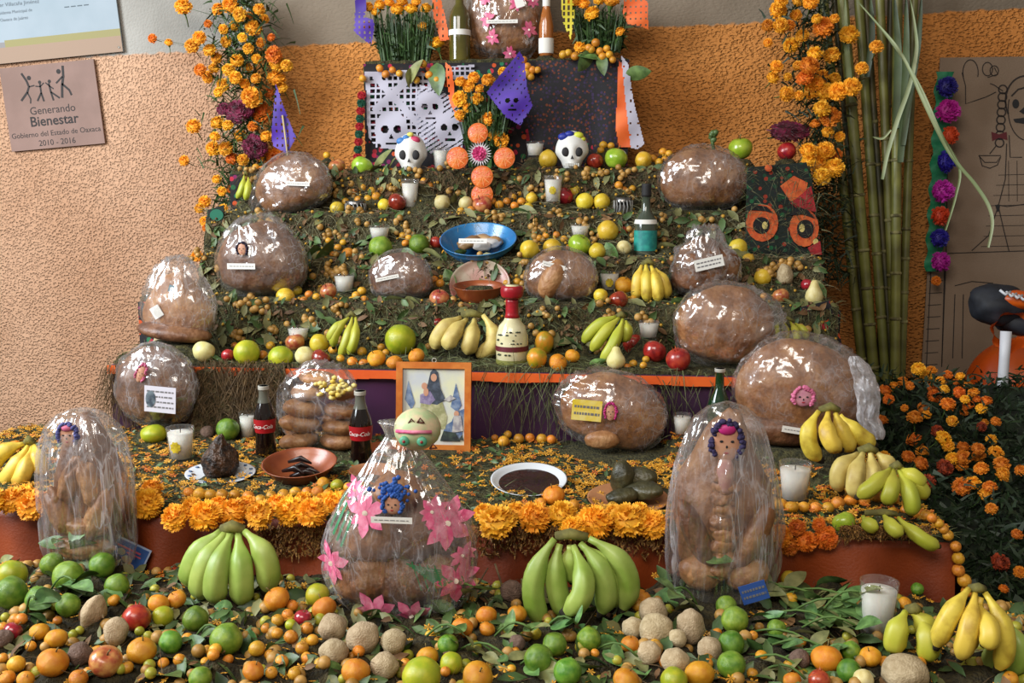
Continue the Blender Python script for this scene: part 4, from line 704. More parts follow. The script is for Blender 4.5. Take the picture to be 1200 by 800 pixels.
# tall figure bread, left
p, s = stand(107, 655, 'F', 80, Y=1.93); t = thing('bagged_bread', 'tall figure shaped bread in a clear bag before the bare left wall', 'bread', p)
ob('loaf', loaf_mesh('loaf', 44*s, .055, 88*s, BREAD_D, 21, 4, .09, .9, 0, .3), t, (0, .02, 84*s)); 
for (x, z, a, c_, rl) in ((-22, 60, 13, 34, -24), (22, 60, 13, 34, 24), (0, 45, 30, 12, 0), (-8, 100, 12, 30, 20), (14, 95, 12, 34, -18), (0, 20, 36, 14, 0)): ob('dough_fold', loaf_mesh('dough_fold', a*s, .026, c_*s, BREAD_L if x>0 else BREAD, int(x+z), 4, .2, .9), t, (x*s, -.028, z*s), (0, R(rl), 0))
face(t, 0, 156*s, 20*s, 26*s, -.055, pm('doll_hair_violet', '4a4c84', rough=.7), pm('paint_rose', 'b85a78', rough=.6))
ob('bag', film_lathe('bag', [(50*s,0),(55*s,20*s),(56*s,70*s),(55*s,110*s),(50*s,140*s),(42*s,160*s),(28*s,174*s),(10*s,181*s),(2*s,182*s)], .78, FILM_TALL, 13, .08, 3), t)
# tall hooded bread, right
p, s = stand(845, 690, 'F', 100, Y=1.90); t = thing('bagged_bread', 'tall hooded bread figure with purple haired face in a clear bag', 'bread', p)
ob('loaf', loaf_mesh('loaf', 60*s, .06, 106*s, BREAD, 31, 5, .12, .92, 0, .38), t, (0, .02, 102*s))
for i in range(9): ob('braid_fold', loaf_mesh('braid_fold', 15*s, .018, 12*s, BREAD, i, 4, .2, .95), t, ((-4+3*(i%2))*s, -.040, (34+14*i)*s), (0, R(24 if i % 2 else -24), 0))
for sx in (-1, 1):
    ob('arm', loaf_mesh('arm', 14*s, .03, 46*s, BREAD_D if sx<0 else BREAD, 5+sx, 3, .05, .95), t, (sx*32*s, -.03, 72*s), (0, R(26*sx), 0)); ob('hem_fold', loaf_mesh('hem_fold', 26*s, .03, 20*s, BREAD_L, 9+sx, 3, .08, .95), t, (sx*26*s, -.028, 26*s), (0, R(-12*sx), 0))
face(t, -3*s, 184*s, 30*s, 44*s, -.052, pm('doll_hair_purple', '2a2148', rough=.8), MAG)
ob('doll_dress', loaf_mesh('doll_dress', 9*s, .012, 22*s, pm('doll_dress_pink','a8746c','c09a88',60,.6), 3, 3, .1, .9, 0, -.3), t, (-3*s, -.05, 146*s))
strip(t, 30*s, 20*s, 30*s, 22*s, -.09, R(20), pm('label_blue', '2c4f94', rough=.5), lines=2)
ob('bag', film_lathe('bag', [(60*s,0),(64*s,30*s),(66*s,80*s),(62*s,120*s),(57*s,150*s),(48*s,180*s),(38*s,205*s),(22*s,219*s),(3*s,225*s)], .72, FILM_TALL, 11, .07, 8), t)
# big flowered cellophane bag, centre
p, s = stand(471, 722, 'F', 140, Y=1.81); t = thing('bagged_bread', 'big cellophane bag printed with pink flowers tied under a sugar skull', 'bread', p)
BR_C = BREAD_D
for i, (x, z, a, c_) in enumerate([(-40,40,38,36),(5,36,40,36),(48,44,34,40),(-30,92,38,36),(18,96,40,40),(50,96,26,32),(-2,140,30,24),(-58,70,24,30)]): ob('loaf', loaf_mesh('loaf', a*s, .06, c_*s, BREAD if i % 3 == 0 else BR_C, 40+i, 4, .07, .95), t, (x*s, .01*(i%3)-.01, z*s))
ob('bag', film_lathe('bag', [(66*s,0),(80*s,14*s),(89*s,42*s),(90*s,78*s),(82*s,108*s),(66*s,136*s),(48*s,160*s),(32*s,182*s),(20*s,198*s),(15*s,206*s),(18*s,214*s),(24*s,222*s)], .62, FILM_CLEAR, 15, .055, 5), t)
CPROF=[(66,0),(80,14),(89,42),(90,78),(82,108),(66,136),(48,160),(32,182),(20,198),(15,206)]
def CSURF(X,Z): r_=float(np.interp(Z/s,[q_[1] for q_ in CPROF],[q_[0] for q_ in CPROF]))*s*.975; return -.62*math.sqrt(max((r_*.25)**2,r_*r_-X*X))
for x, y, r in ((440,590,27),(532,602,30),(541,668,28),(396,655,26),(450,704,28),(492,708,24),(424,570,16),(515,588,18),(548,640,16)): flower_print(t, (x-471)*s, -(y-716)*s, r*s, CSURF, PRINT_P)
mb = MB()
def bag_line(pts, wd):
    n0=len(mb.V); V_,F_=ribbon([tuple(np.array(pts[0])*s*(1-u)+np.array(pts[1])*s*u) for u in np.linspace(0,1,9)],wd*s); mb.add([(x,CSURF(x,z),z) for x,_,z in V_],F_)
for i in range(10): bag_line(((18+i*3,74-i*2.6),(66+i*2,60-i*3.2)),1.3)
for i in range(7): bag_line(((24+i*8,76-2*i),(34+i*8,42-2*i)),1.2)
for i in range(4): bag_line(((-78+i*6,100-i*5),(-60+i*4,140-i*8)),3)
ob('printed_grid', mb.mesh('printed_grid', (PRINT_G,), False), t)['kind']='stuff'
face(t, 3*s, 140*s, 20*s, 22*s, -.083, HAIR_B); mb=MB()
for k in range(80): V2,F2=ico(1); mb.add(V2*random.uniform(2,4)*s*np.array([1,.6,1])+np.array([random.gauss(4,8)*s,-.078,random.gauss(156,5)*s]),F2)
ob('blue_headdress', mb.mesh('blue_headdress',(HAIR_B,)), t); strip(t, 4*s, 126*s, 46*s, 7*s, -.1, 0, lines=1)
sk = ob('sugar_skull', mesh('sugar_skull', ico(3)[0]*np.array([27*s,.045,24*s]), ico(3)[1], (pm('skull_cream_paint','a8b888','d2ba98',45,.6),)), t, (22*s,0,214*s))
for (x, z, r, c_) in ((-10,-8,6,'4e9a78'),(10,-8,6,'4e9a78')): mb=MB(); mb.add(ico(2)[0]*np.array([r*s,.005,r*s]),ico(2)[1]); e_=ob('eye_ring',mb.mesh('eye_ring',(pm('skull_eye_green',c_),)),sk,(x*s,-.042,z*s)); mb=MB(); mb.add(ico(2)[0]*np.array([2.0*s,.004,2.0*s]),ico(2)[1]); ob('eye',mb.mesh('eye',(pm('skull_eye_red','8a1c24'),)),e_,(0,-.003,0))
mb=MB(); mb.add(*tube([(-20*s,-.034,2*s),(0,-.047,3*s),(20*s,-.034,2*s)],2.2*s,6)); ob('icing_band',mb.mesh('icing_band',(PRINT_P,)),sk)
for (x,z) in ((-2,14),(8,15),(22,-14)): mb=MB(); mb.add(*tube([((x-4)*s,-.036,(z-3)*s),(x*s,-.038,(z+3)*s),((x+4)*s,-.036,(z-2)*s),((x-4)*s,-.036,(z-3)*s)],1.1*s,5)); ob('icing_loop',mb.mesh('icing_loop',(pm('icing_brown','5a2a20'),)),sk)
# white lacy plastic bag hanging beside the huge loaf
V,F=[],[]
for i in range(40):
    for k in range(22):
        u,v=i/39,k/21; cxp=np.interp(u,[0,.25,.5,.75,1],[1001,1013,1018,1017,1029]); hw=np.interp(u,[0,.1,.4,.7,.9,1],[5,12,15,13,14,6]); q_=Vector((v*4,u*6,1)); x=cxp+(v-.5)*2*hw+2.5*noise.noise(q_*2)
        V.append(P(x,417+u*98,2.44+.03*noise.noise(q_)+.02*abs(noise.noise(q_*2.3))-.02*math.sin(v*3.1)))
for i in range(39):
    for k in range(21): F.append((i*22+k,i*22+k+1,(i+1)*22+k+1,(i+1)*22+k))
tag(ob('plastic_bag',mesh('plastic_bag',V,F,(film_mat('white_lace_plastic',.12,.4,.55,.2,bs=60,crease=.4),))),'crumpled white lacy plastic bag hanging beside the huge round loaf','bag')

# ------------------------------------------------------------------ candles in glasses
M_FLAME = pm('wick', '2a221c', rough=.9)
def candle(px, pyt, pyb, wpx, tier, label, Y=None, emblem=False, fill=.86, taper=.82):
    p, s = stand(px, pyb, tier, wpx, Y); h = (pyb - pyt) * s; r = wpx / 2 * s
    t = thing('glass_candle', label, 'candle', p)
    ob('glass', mesh('glass', *lathe([(r*taper*.96, .0), (r*taper, .004), (r*.99, h*.97), (r, h), (r*.955, h), (r*taper*.9, .012), (.002, .010)], 24, True), (GLASS,)), t)
    ob('wax', mesh('wax', *lathe([(r*taper*.86, .012), (r*(taper+(1-taper)*fill)*.93, h*fill), (r*.3, h*(fill-.015)), (.001, h*(fill-.02))], 24, True), (WAX,)), t)
    ob('wick', mesh('wick', *tube([(0, 0, h*fill-.004), (.001, 0, h*fill+.008)], .0012, 5), (M_FLAME,)), t)
    if emblem:
        mb = MB(); rr = r*.93
        for k in range(16):
            a = 2*math.pi*k/16; rad = .42*r*(1 if k % 2 else .8); mb.V.append((rad*math.cos(a), -math.sqrt(max(rr*rr-(rad*math.cos(a))**2, 0))-.0015, h*.5+rad*1.1*math.sin(a)))
        mb.V.append((0, -rr-.0018, h*.5)); mb.F = [(16, (k+1) % 16, k) for k in range(16)]; mb.I = [0]*16
        ob('emblem', mb.mesh('emblem', (pm('emblem_yellow', 'c9b21c', 'a08a18', 90, .6),), False), t)
    return t
candle(213,499,541,32,'T1','frosted glass candle with yellow emblem beside the plate of dark meat',emblem=True)
candle(291,482,516,20,'T1','plain white glass candle touching the cola bottle')
candle(930,540,589,38,'T1','full white wax glass candle beside the ripe bananas',fill=.84)
candle(1027,677,745,44,'F','tall glass candle standing in the front pile before orange cloth',fill=.84,Y=1.76)
candle(481,210,246,21,'T5','slim white glass candle standing below the left skull',Y=3.48)
candle(517,173,201,20,'T6','white glass candle between left skull and orange slices',Y=3.62)
candle(627,166,186,22,'T6','squat white glass candle behind the yellow guava',Y=3.68)
candle(648,206,240,22,'T5','glass candle with yellow emblem beside a red apple',emblem=True,Y=3.46)
candle(445,264,284,25,'T4','white glass candle behind the big green lime',Y=3.33)
candle(680,262,280,24,'T4','white glass candle behind the green apple beneath yellow guavas',Y=3.35)
candle(404,320,345,25,'T3','white glass candle beside the blush apple and golden tejocotes',Y=3.12)
candle(350,382,403,26,'T2','white glass candle behind the blush apple above the roll bag',Y=2.92)
candle(714,317,343,24,'T3','glass candle with yellow emblem beside a mandarin',emblem=True,Y=3.14)
candle(760,376,399,25,'T2','white glass candle behind the dark red apples',Y=2.9)
candle(799,484,512,22,'T1','white glass candle between egg shaped loaf and hooded bread',Y=2.6)
def metal_cup(px, pyt, pyb, w_, tier, label, Y):
    p, s = stand(px, pyb, tier, w_, Y); h=(pyb-pyt)*s; r=w_/2*s; t=thing('metal_cup',label,'cup',p); MET=pm('dull_metal','6a6866','8a8886',40,.3,metal=.9)
    ob('body',mesh('body',*lathe([(r*.85,0),(r*.9,h*.3),(r*.86,h*.7),(r,h),(r*.92,h),(r*.8,.006),(.002,.006)],20,True),(MET,)),t)
    mb=MB()
    for k in range(9): a=-math.pi*k/8; mb.add(*tube([(r*.95*math.cos(a),r*.95*math.sin(a),h*.15),(r*1.0*math.cos(a+.12),r*1.0*math.sin(a+.12),h*.5),(r*.98*math.cos(a),r*.98*math.sin(a),h*.85)],.0022,5))
    ob('ornament',mb.mesh('ornament',(pm('cup_ornament','84827e',rough=.4),)),t)
metal_cup(417,237,254,24,'T5','dull metal ornamented cup left of the slim candle',3.44)
metal_cup(730,236,258,22,'T5','dark metal cup with looped ornament beside the small bottle',3.45)

# ------------------------------------------------------------------ bottles
def bottle(px, pyt, pyb, wpx, tier, prof, mat, label, parts=(), Y=None):
    p, s = stand(px, pyb, tier, wpx, Y); h=(pyb-pyt)*s; r=wpx/2*s; t=thing('bottle',label,'bottle',p)
    ob('body',mesh('body',*lathe([(a*r,z*h) for a,z in prof],24,True,True),(mat,)),t)
    for nm, z0, z1, k, m in parts:
        zz=[z0+(z1-z0)*i/6 for i in range(7)]; rr=[float(np.interp(z,[q[1] for q in prof],[q[0] for q in prof]))*r*k+.0006 for z in zz]
        ob(nm,mesh(nm,*lathe([(a,z*h) for a,z in zip(rr,zz)],24,nm in('cap','foil'),nm in('cap','foil')),(m,)),t)
    t['h']=h; t['r']=r; return t
def wrap_text(t, s, size, z, mat, rad, shear=0.0):
    me=text_mesh(s,size,mat,shear)
    for v in me.vertices: a=v.co.x/rad; zz=v.co.y; v.co=(rad*math.sin(a),-rad*math.cos(a)-.0008,z+zz)
    return ob('lettering',me,t)
COLA_P=[(.86,0),(.95,.03),(.98,.12),(.9,.24),(.86,.34),(.97,.46),(1.0,.56),(.86,.66),(.6,.76),(.44,.84),(.4,.93),(.44,.95),(.44,1.0)]
COLA=pm('cola_dark_glass','120806',rough=.08,coat=.5); COLA_R=pm('cola_red_label','9c0f18',rough=.45); CLEARN=pm('clear_neck_glass','5a5a50',rough=.1,coat=.5); WHT=pm('lettering_white','e6e2dc',rough=.6); CAPM=pm('bottle_cap','a8a49a',rough=.4)
for (x,t_,b_,w_,lab) in ((312,450,535,25,'cola bottle with red label standing beside the white candle'),(424,456,545,27,'cola bottle with red label standing beside the picture frame')):
    bt=bottle(x,t_,b_,w_,'T1',COLA_P,COLA,lab,[('paper_band',.36,.55,1.02,COLA_R),('neck',.77,.94,1.03,CLEARN),('cap',.945,1.0,1.12,CAPM)])
    wrap_text(bt,'Coca-Cola',bt['h']*.076,bt['h']*.43,WHT,bt['r']*1.02,.35)
ROM_P=[(.82,0),(.96,.04),(1.0,.2),(.98,.38),(.8,.5),(.5,.57),(.36,.64),(.36,.84),(.42,.85),(.46,.93),(.4,1.0)]
CREAM_G=pm('cream_liqueur_glass','c8bf94','d6cfa8',30,.2,coat=.4); RED_G=pm('red_foil','8a1420','a81c28',40,.3)
bt=bottle(600,338,433,38,'T2',ROM_P,CREAM_G,'cream coloured liqueur bottle with a red foil neck and cap',[('foil',.6,.83,1.06,RED_G),('cap',.84,.985,1.55,RED_G),('label_band',.2,.26,1.02,pm('label_maroon','5c1420')),('foot_band',.02,.09,1.02,pm('label_green_gold','7a7a3a'))],Y=2.78)
mb=MB()
for i in range(26):
    a=-math.pi/2+random.uniform(-.9,.9); z=random.choice((.16,.3,.34,.4,.44))*bt['h']; rr=bt['r']*1.015*(1 if z<.38*bt['h'] else .93); V2,F2=ico(1); mb.add(V2*np.array([.004,.0016,.0025])*random.uniform(.6,1.4)+np.array([rr*math.cos(a),rr*math.sin(a),z]),F2)
ob('label_print',mb.mesh('label_print',(pm('label_dark_green','2c3420'),)),bt)
bottle(841,430,520,26,'T1',[(.9,0),(1,.05),(1,.5),(.8,.62),(.42,.74),(.36,.95),(.42,.96),(.42,1.0)],pm('green_bottle_glass','0c2a14','123a1c',5,.1,coat=.5),'dark green glass bottle behind the hooded bread',[('cap',.95,1.0,1.1,CAPM)],Y=2.58)
OLIVE=pm('olive_spirit_glass','4a4418','5e561e',8,.08,coat=.6)
bottle(539,-28,77,25,'BOX',[(.95,0),(1,.04),(1,.48),(.85,.56),(.4,.64),(.34,.92),(.4,.93),(.4,1.0)],OLIVE,'olive green spirit bottle at the left of the top flowered bag',[('paper_band',.3,.36,1.02,WHITE_PAPER)],Y=3.8)
bottle(640,-34,66,17,'BOX',[(.9,0),(1,.05),(1,.35),(.7,.48),(.5,.55),(.5,.9),(.55,.92),(.55,1.0)],pm('amber_spirit_glass','9c5a24','b8703a',10,.1,coat=.5),'amber spirit bottle with white labels right of the top bag',[('paper_band',.03,.2,1.03,WHITE_PAPER),('neck_label',.56,.9,1.03,WHITE_PAPER)],Y=3.8)
bottle(756,216,300,26,'T4',[(.92,0),(1,.04),(1,.45),(.9,.52),(.45,.62),(.36,.8),(.4,.82),(.4,1.0)],pm('grey_clear_glass','3a4236','4c544a',8,.1,coat=.6),'small clear bottle with teal label and black cap on the middle steps',[('paper_band',.08,.36,1.02,pm('label_teal','1c7a78','2c9a8c',50)),('neck_label',.45,.51,1.03,WHITE_PAPER),('cap',.82,1.0,1.06,DARK)],Y=3.3)

# ------------------------------------------------------------------ plates and bowls
CLAY=pm('terracotta','7e3a1c','9a5028',14,.35,coat=.25); CLAY_P=pm('terracotta_plain','96603c','aa764e',14,.7); ENAM=pm('white_enamel','c9cdd2',rough=.25,coat=.3); BLUE=pm('blue_enamel','2468a0','3a86bc',6,.25,coat=.3); MOLE=pm('dark_mole_sauce','1c100c','2c1a14',20,.15,.15,30); MEAT=pm('dark_roasted_meat','1a0f0a','4f3420',60,.5,.6,90)
def dish(px, py, wpx, tier, name, label, cat, rim, depth, mat, tilt=8, ry=1.0, Y=None, foot=.5, inner=None):
    p, s = stand(px, py, tier, wpx*.7, Y); r=wpx/2*s; t=thing(name,label,cat,p,(R(tilt),0,0))
    pr=[(.002,.0),(r*foot,.0),(r*(foot+(1-foot)*.55),depth*.45),(r*.98,depth*.97),(r,depth),(r*.96,depth),(r*(1-rim),depth*.78),(r*foot*.95,.006),(.002,.005)]
    ob('dish',mesh('dish',*lathe(pr,40),(mat,)),t,sc=(1,ry,1)); t['r']=r; t['s']=s; return t
d_=dish(259,559,84,'T1','plate','oval white plate with blue rim holding dark roasted meat','plate',.22,.014,ENAM,10,.72)
mb=MB()
for k in range(14): a=2*math.pi*k/14; V2,F2=ico(1); mb.add(V2*np.array([.006,.004,.0015])+np.array([d_['r']*.87*math.cos(a),d_['r']*.87*.72*math.sin(a),.0135]),F2)
ob('rim_pattern',mb.mesh('rim_pattern',(pm('plate_blue','3c5c86'),)),d_)
V,F=ico(4); V=V*(1+.22*nz3(V,2.2,3)+.08*nz3(V,6,5))[:,None]; s=d_['s']; V=V*np.array([23*s,.045,22*s]); V[:,0]*=1-.75*sstep(-.3*25*s,24*s,V[:,2]); V[:,1]*=1-.6*sstep(0,24*s,V[:,2]); V[:,2]*=1.3
m_=ob('roasted_meat',mesh('roasted_meat',V,F,(MEAT,)),None,Vector(d_.location)+Vector((.0,-.0,.05)),(0,R(4),0)); tag(m_,'pointed lump of dark roasted meat on the oval white plate','meat')
d_=dish(353,562,88,'T1','clay_dish','glazed terracotta dish with dark chiles beside the cola bottle','dish',.08,.048,CLAY,11,.9)
for k in range(7):
    x0=random.uniform(-.045,.01); y0=random.uniform(-.03,.03); pth=[(x0,y0,.012+.004*k),(x0+.03,y0+.01,.018+.004*k),(x0+.06,y0-.005,.013+.004*k)]
    tag(ob('dried_chile',mesh('dried_chile',*tube(pth,[.004,.009,.003],8,True,.7),(pm('chile_dark','140c0c','2a1614',60,.3),)),None,d_.location,(R(9),0,random.uniform(-.3,.3))),'dark dried chile in the glazed terracotta dish','chile','dark chiles in the terracotta dish')
d_=dish(620,572,90,'T1','bowl','white enamel oval bowl full of dark mole sauce','bowl',.1,.026,ENAM,12,.9); ob('mole_sauce',mesh('mole_sauce',*lathe([(.001,.0168),(d_['r']*.5,.017),(d_['r']*.84,.0165)],36,True),(MOLE,)),d_,sc=(1,.9,1),label='glossy dark brown sauce')
d_=dish(736,590,96,'T1','clay_plate','plain clay plate holding leaf wrapped tamales','plate',.14,.016,CLAY_P,9,.85)
TAM=pm('dark_leaf_wrap','2c2a18','4a4428',20,.45,.3,60)
for i,(x,y_,z,a,b_,c_,rx,rz) in enumerate(((-.012,-.03,.026,.038,.024,.018,0,.3),(.03,-.012,.034,.055,.026,.02,.3,-.5),(-.012,.022,.05,.028,.03,.045,.2,.2),(.02,.03,.045,.05,.025,.032,.0,-.3))):
    tag(ob('tamale',loaf_mesh('tamale',a,b_,c_,TAM,60+i,3,.14,.9),None,Vector(d_.location)+Vector((x,y_,z)),(rx,R(-10),rz)),'dark leaf wrapped tamale on the plain clay plate','tamale','tamales on the clay plate')
dish(452,535,54,'T1','clay_dish','small shallow clay dish behind the cola bottle and framed picture','dish',.12,.02,CLAY,6,.8,Y=2.52)
dish(437,560,56,'T1','clay_dish','small pale clay dish half hidden by the flowered bag','dish',.14,.022,CLAY_P,6,.8,Y=2.28)
d_=dish(561,358,60,'T3','clay_bowl','footed terracotta bowl below the leaning pink dish','bowl',.1,.056,CLAY,6,1,Y=3.05,foot=.6); 
d_=dish(563,336,72,'T3','enamel_dish','worn pink enamel dish leaning behind the terracotta bowl','dish',.08,.02,pm('pink_enamel','9c5a50','a89a84',9,.35,lo=.35,hi=.6),58,.9,Y=3.13,foot=.75)
d_=dish(562,303,90,'T4','enamel_bowl','bright blue bowl holding wrapped sweets and a paper slip','bowl',.05,.075,BLUE,24,.95,Y=3.27,foot=.5)
for i,(x,y_,w_,c_) in enumerate(((-.03,.02,.035,'7a5a3c'),(.0,.035,.04,'a8855c'),(.035,.0,.035,'c9c4c0'),(-.045,-.01,.03,'8a6a44'),(.01,-.02,.035,'b8b0a8'),(.05,.02,.025,'a07a50'))):
    tag(ob('wrapped_sweet',loaf_mesh('wrapped_sweet',w_,.022,.016,pm('sweet_%s'%c_,c_,rough=.35),70+i,3,.2,.9),None,Vector(d_.location)+Vector((x,y_*.9,.05+y_*.35)),(R(20),random.uniform(-.3,.3),random.uniform(-.5,.5))),'wrapped sweet inside the blue bowl','sweet','wrapped sweets in the blue bowl')
e_=thing('paper_slip','white printed paper slip inside the blue bowl','paper',Vector(d_.location)+Vector((-.012,-.07,.062)),(R(-20),0,0)); strip(e_,0,0,.092,.016,0,0,lines=1,name='slip')

# ------------------------------------------------------------------ framed picture (generic seated figure scene)
p,s=stand(508,528,'T1',80); t=thing('framed_picture','orange wooden frame with a seated robed figure picture','picture',p,(R(-8),0,R(2)))
FW=pm('orange_frame_wood','b8601c','cc7a30',30,.4); W_,H_=88*s,104*s; q=7.5*s
for bx in (box(-W_/2,-W_/2+q,-.012,.006,0,H_),box(W_/2-q,W_/2,-.012,.006,0,H_),box(-W_/2+q,W_/2-q,-.012,.006,0,q),box(-W_/2+q,W_/2-q,-.012,.006,H_-q,H_)): ob('frame_bar',mesh('frame_bar',*bx,(FW,),smooth=False),t)
ob('hook',mesh('hook',*tube([(2.5*s*math.cos(a),0,H_+2*s+2.5*s*math.sin(a)) for a in np.linspace(0,6.28,12)],.0012,5),(CAPM,)),t)
pc=ob('print',mesh('print',*box(-W_/2+q*.8,W_/2-q*.8,-.004,.004,q*.8,H_-q*.8),(pm('picture_sky','b8bcc0','cfcfae',14,.5),),smooth=False),t)
def pr(mat, *shapes):
    mb=MB()
    for pts in shapes: mb=MB(); mb.add(*poly_flat([(x*s,z*s) for x,z in pts],-.0045-.0002*pr.n)); pr.n+=1; ob('printed_shape',mb.mesh('printed_shape',(mat,),False),pc)
pr.n=0
pr(pm('pic_blue','4a6288','8090a8',60,.5),[(-35,14),(-30,42),(-24,50),(-18,20),(-10,12)],[(34,14),(36,50),(26,46),(16,22),(10,12)],[(10,18),(30,18),(26,38),(14,30)],[(-34,60),(-30,82),(-22,56),(-26,48)],[(20,52),(26,80),(33,54),(28,46)])
pr(pm('pic_gown','8c8c60','b8b48c',70,.5),[(-18,36),(-15,56),(10,58),(16,40),(14,26),(-12,26)])
pr(pm('pic_mantle','2c3440','4a5464',70,.5),[(-6,56),(-8,74),(-4,92),(0,97),(5,92),(8,74),(14,60),(4,54)]); pr(pm('pic_lilac','6c6084','9c90ac',70,.5),[(-16,56),(-16,66),(-4,70),(2,60),(-4,54)])
def ell(cx,cz,rx,rz): return [(cx+rx*math.cos(a),cz+rz*math.sin(a)) for a in np.linspace(0,6.28,14)[:-1]]
pr(SKIN,ell(0,86,3.6,4.6),ell(-11,76,3.4,4),ell(-9,69,3,5),ell(27,44,3,3.6),ell(-28,40,3,3.6)); pr(pm('pic_white','b8b4b0','8c8890',80,.5),[(22,22),(24,42),(32,42),(35,24)],[(12,60),(20,66),(26,62),(18,58)]); pr(pm('pic_dark','20282c','3c4a40',80,.5),[(8,12),(12,24),(26,22),(32,12)],[(-36,12),(-34,30),(-26,26),(-20,12)],[(30,14),(34,20),(36,13)])

# ------------------------------------------------------------------ sugar skulls
SKW=pm('sugar_white','d6d4cf','e2e0db',12,.6)
def skull(px,pyt,pyb,wpx,tops,label,Y):
    p,s=stand(px,pyb,'T6',wpx,Y); H=(pyb-pyt)*s; t=thing('sugar_skull',label,'skull',p,(0,0,R(4)))
    V,F=ico(4); z=V[:,2].copy(); k=1-.30*sstep(.05,-.5,z); V[:,0]*=k; V[:,1]*=1-.12*sstep(.1,-.6,z); V[:,2]=np.maximum(z,-.82)
    for sx in (-1,1):
        d2=(V[:,0]-sx*.37)**2+(V[:,2]-.0)**2; V[:,1]+=np.where(V[:,1]<0,.2*np.exp(-d2/.05),0)
        d3=(V[:,0]-sx*.5)**2+(V[:,2]+.28)**2; V[:,1]-=np.where(V[:,1]<0,.08*np.exp(-d3/.03),0)
    V[:,1]-=np.where(V[:,1]<0,.1*np.exp(-((V[:,2]+.58)**2)/.03-(V[:,0]**2)/.2),0)
    sx_=wpx/2*s; sz=H/1.82; V=V*np.array([sx_,sx_*1.0,sz]); V[:,2]+=.82*sz
    ob('cranium',mesh('cranium',V,F,(SKW,)),t); c0=.82*sz
    for sx in (-1,1):
        e=ob('eye_socket',mesh('eye_socket',ico(3)[0]*np.array([.25*sx_,.1*sx_,.22*sz]),ico(3)[1],(DARK,)),t,(sx*.37*sx_,-.80*sx_,c0+.0*sz))
    mb=MB(); mb.add([(-.1*sx_,-.97*sx_,c0-.33*sz),(.1*sx_,-.97*sx_,c0-.33*sz),(0,-.99*sx_,c0-.15*sz)],[(0,1,2)]); ob('nose',mb.mesh('nose',(DARK,),False),t)
    mb=MB()
    for i in range(7): x=(-.36+.12*i)*sx_; mb.add(*box(x-.045*sx_,x+.045*sx_,-.94*sx_+abs(i-3)*.02*sx_,-.8*sx_,c0-.66*sz,c0-.52*sz))
    ob('teeth',mb.mesh('teeth',(pm('sugar_teeth','c2c0ba',rough=.6),),False),t)
    for i,(c_,x,zz,r) in enumerate(tops): ob('icing',mesh('icing',ico(2)[0]*np.array([r*sx_*1.5,r*sx_,r*sz*.8]),ico(2)[1],(pm('icing_%s'%c_,c_,rough=.5),)),t,(x*sx_,-.55*sx_*(1-abs(x)*.3),c0+zz*sz))
skull(482,159,205,38,[('3c78b8',-.5,.62,.22),('3c78b8',-.2,.78,.16),('c03c60',.3,.66,.24),('d8d060',.05,.92,.14)],'white sugar skull with blue and pink icing beside the white paper cutout',3.6)
skull(670,154,199,39,[('1c2c8c',-.5,.7,.24),('1c2c8c',-.15,.82,.2),('c9cc3c',.35,.76,.22),('c9cc3c',.6,.6,.14)],'white sugar skull with dark blue and yellow icing before the dark lace cloth',3.6)

# ------------------------------------------------------------------ cross of orange slices
SL=pm('orange_slice_flesh','c9501c','e07830',25,.35,.3,60); SLR=pm('orange_slice_rind','c8641c',rough=.5)
def slice_(px,py,d,Y):
    p=P(px,py,Y); s=S(p); r=d/2*s; t=thing('orange_slice','round orange slice in the cross below the bouquet','fruit slice',p,(R(-6),0,0),'orange slices forming the cross')
    V,F=lathe([(.001,-.002),(r*.9,-.002),(r,-.0),(r,.004),(r*.9,.005),(.001,.005)],22); V=[(x,z,y) for x,y,z in V]; ob('flesh',mesh('flesh',V,[f[::-1] for f in F],(SL,)),t)
    V,F=tube([(r*math.cos(a),.001,r*math.sin(a)) for a in np.linspace(0,2*math.pi,24)],.0022,5); ob('rind',mesh('rind',V,F,(SLR,)),t)
    mb=MB()
    for k in range(9): a=2*math.pi*k/9; mb.add(*ribbon([(r*.12*math.cos(a),r*.12*math.sin(a)),(r*.86*math.cos(a),r*.86*math.sin(a))],.0016,-.0026))
    ob('segment_lines',mb.mesh('segment_lines',(pm('slice_pith','e09858',rough=.6),),False),t)
for x,y,d in ((560,156,23),(536,185,25),(591,185,24),(565,207,25),(565,228,25)): slice_(x,y,d,3.475)
p=P(562,180,3.475); s=S(p); t=thing('paper_rosette','magenta paper rosette with white spikes at the centre of the cross','decoration',p)
mb=MB()
for k in range(26):
    a=2*math.pi*k/26; mb.add([(9*s*math.cos(a-.1),-.004,9*s*math.sin(a-.1)),(9*s*math.cos(a+.1),-.004,9*s*math.sin(a+.1)),(15*s*math.cos(a),-.012,15*s*math.sin(a))],[(0,1,2)])
mb.add(*disc(10*s,20,-.004)); ob('spikes',mb.mesh('spikes',(pm('rosette_white','cfc4c8',rough=.7),),False),t)
mb=MB()
for j,(rr,n) in enumerate(((9,12),(6,9),(3,6))):
    for k in range(n):
        a=2*math.pi*k/n+j; ca,sa=math.cos(a),math.sin(a); mb.add([(0,-.008-.004*j,0),(rr*s*.8*ca-2.4*s*sa,-.01-.004*j,rr*s*.8*sa+2.4*s*ca),(rr*s*ca,-.014-.004*j,rr*s*sa),(rr*s*.8*ca+2.4*s*sa,-.01-.004*j,rr*s*.8*sa-2.4*s*ca)],[(0,1,2,3)])
ob('petals',mb.mesh('petals',(pm('rosette_magenta','b01c5c','cc3c74',60,.6),),False),t)
p=P(565,195,3.54); tag(ob('cross_stick',mesh('cross_stick',*tube([P(561,140,3.49),P(564,180,3.49),P(566,246,3.49)],.004,6),(STEM,))),'thin stick carrying the orange slice cross','stick')

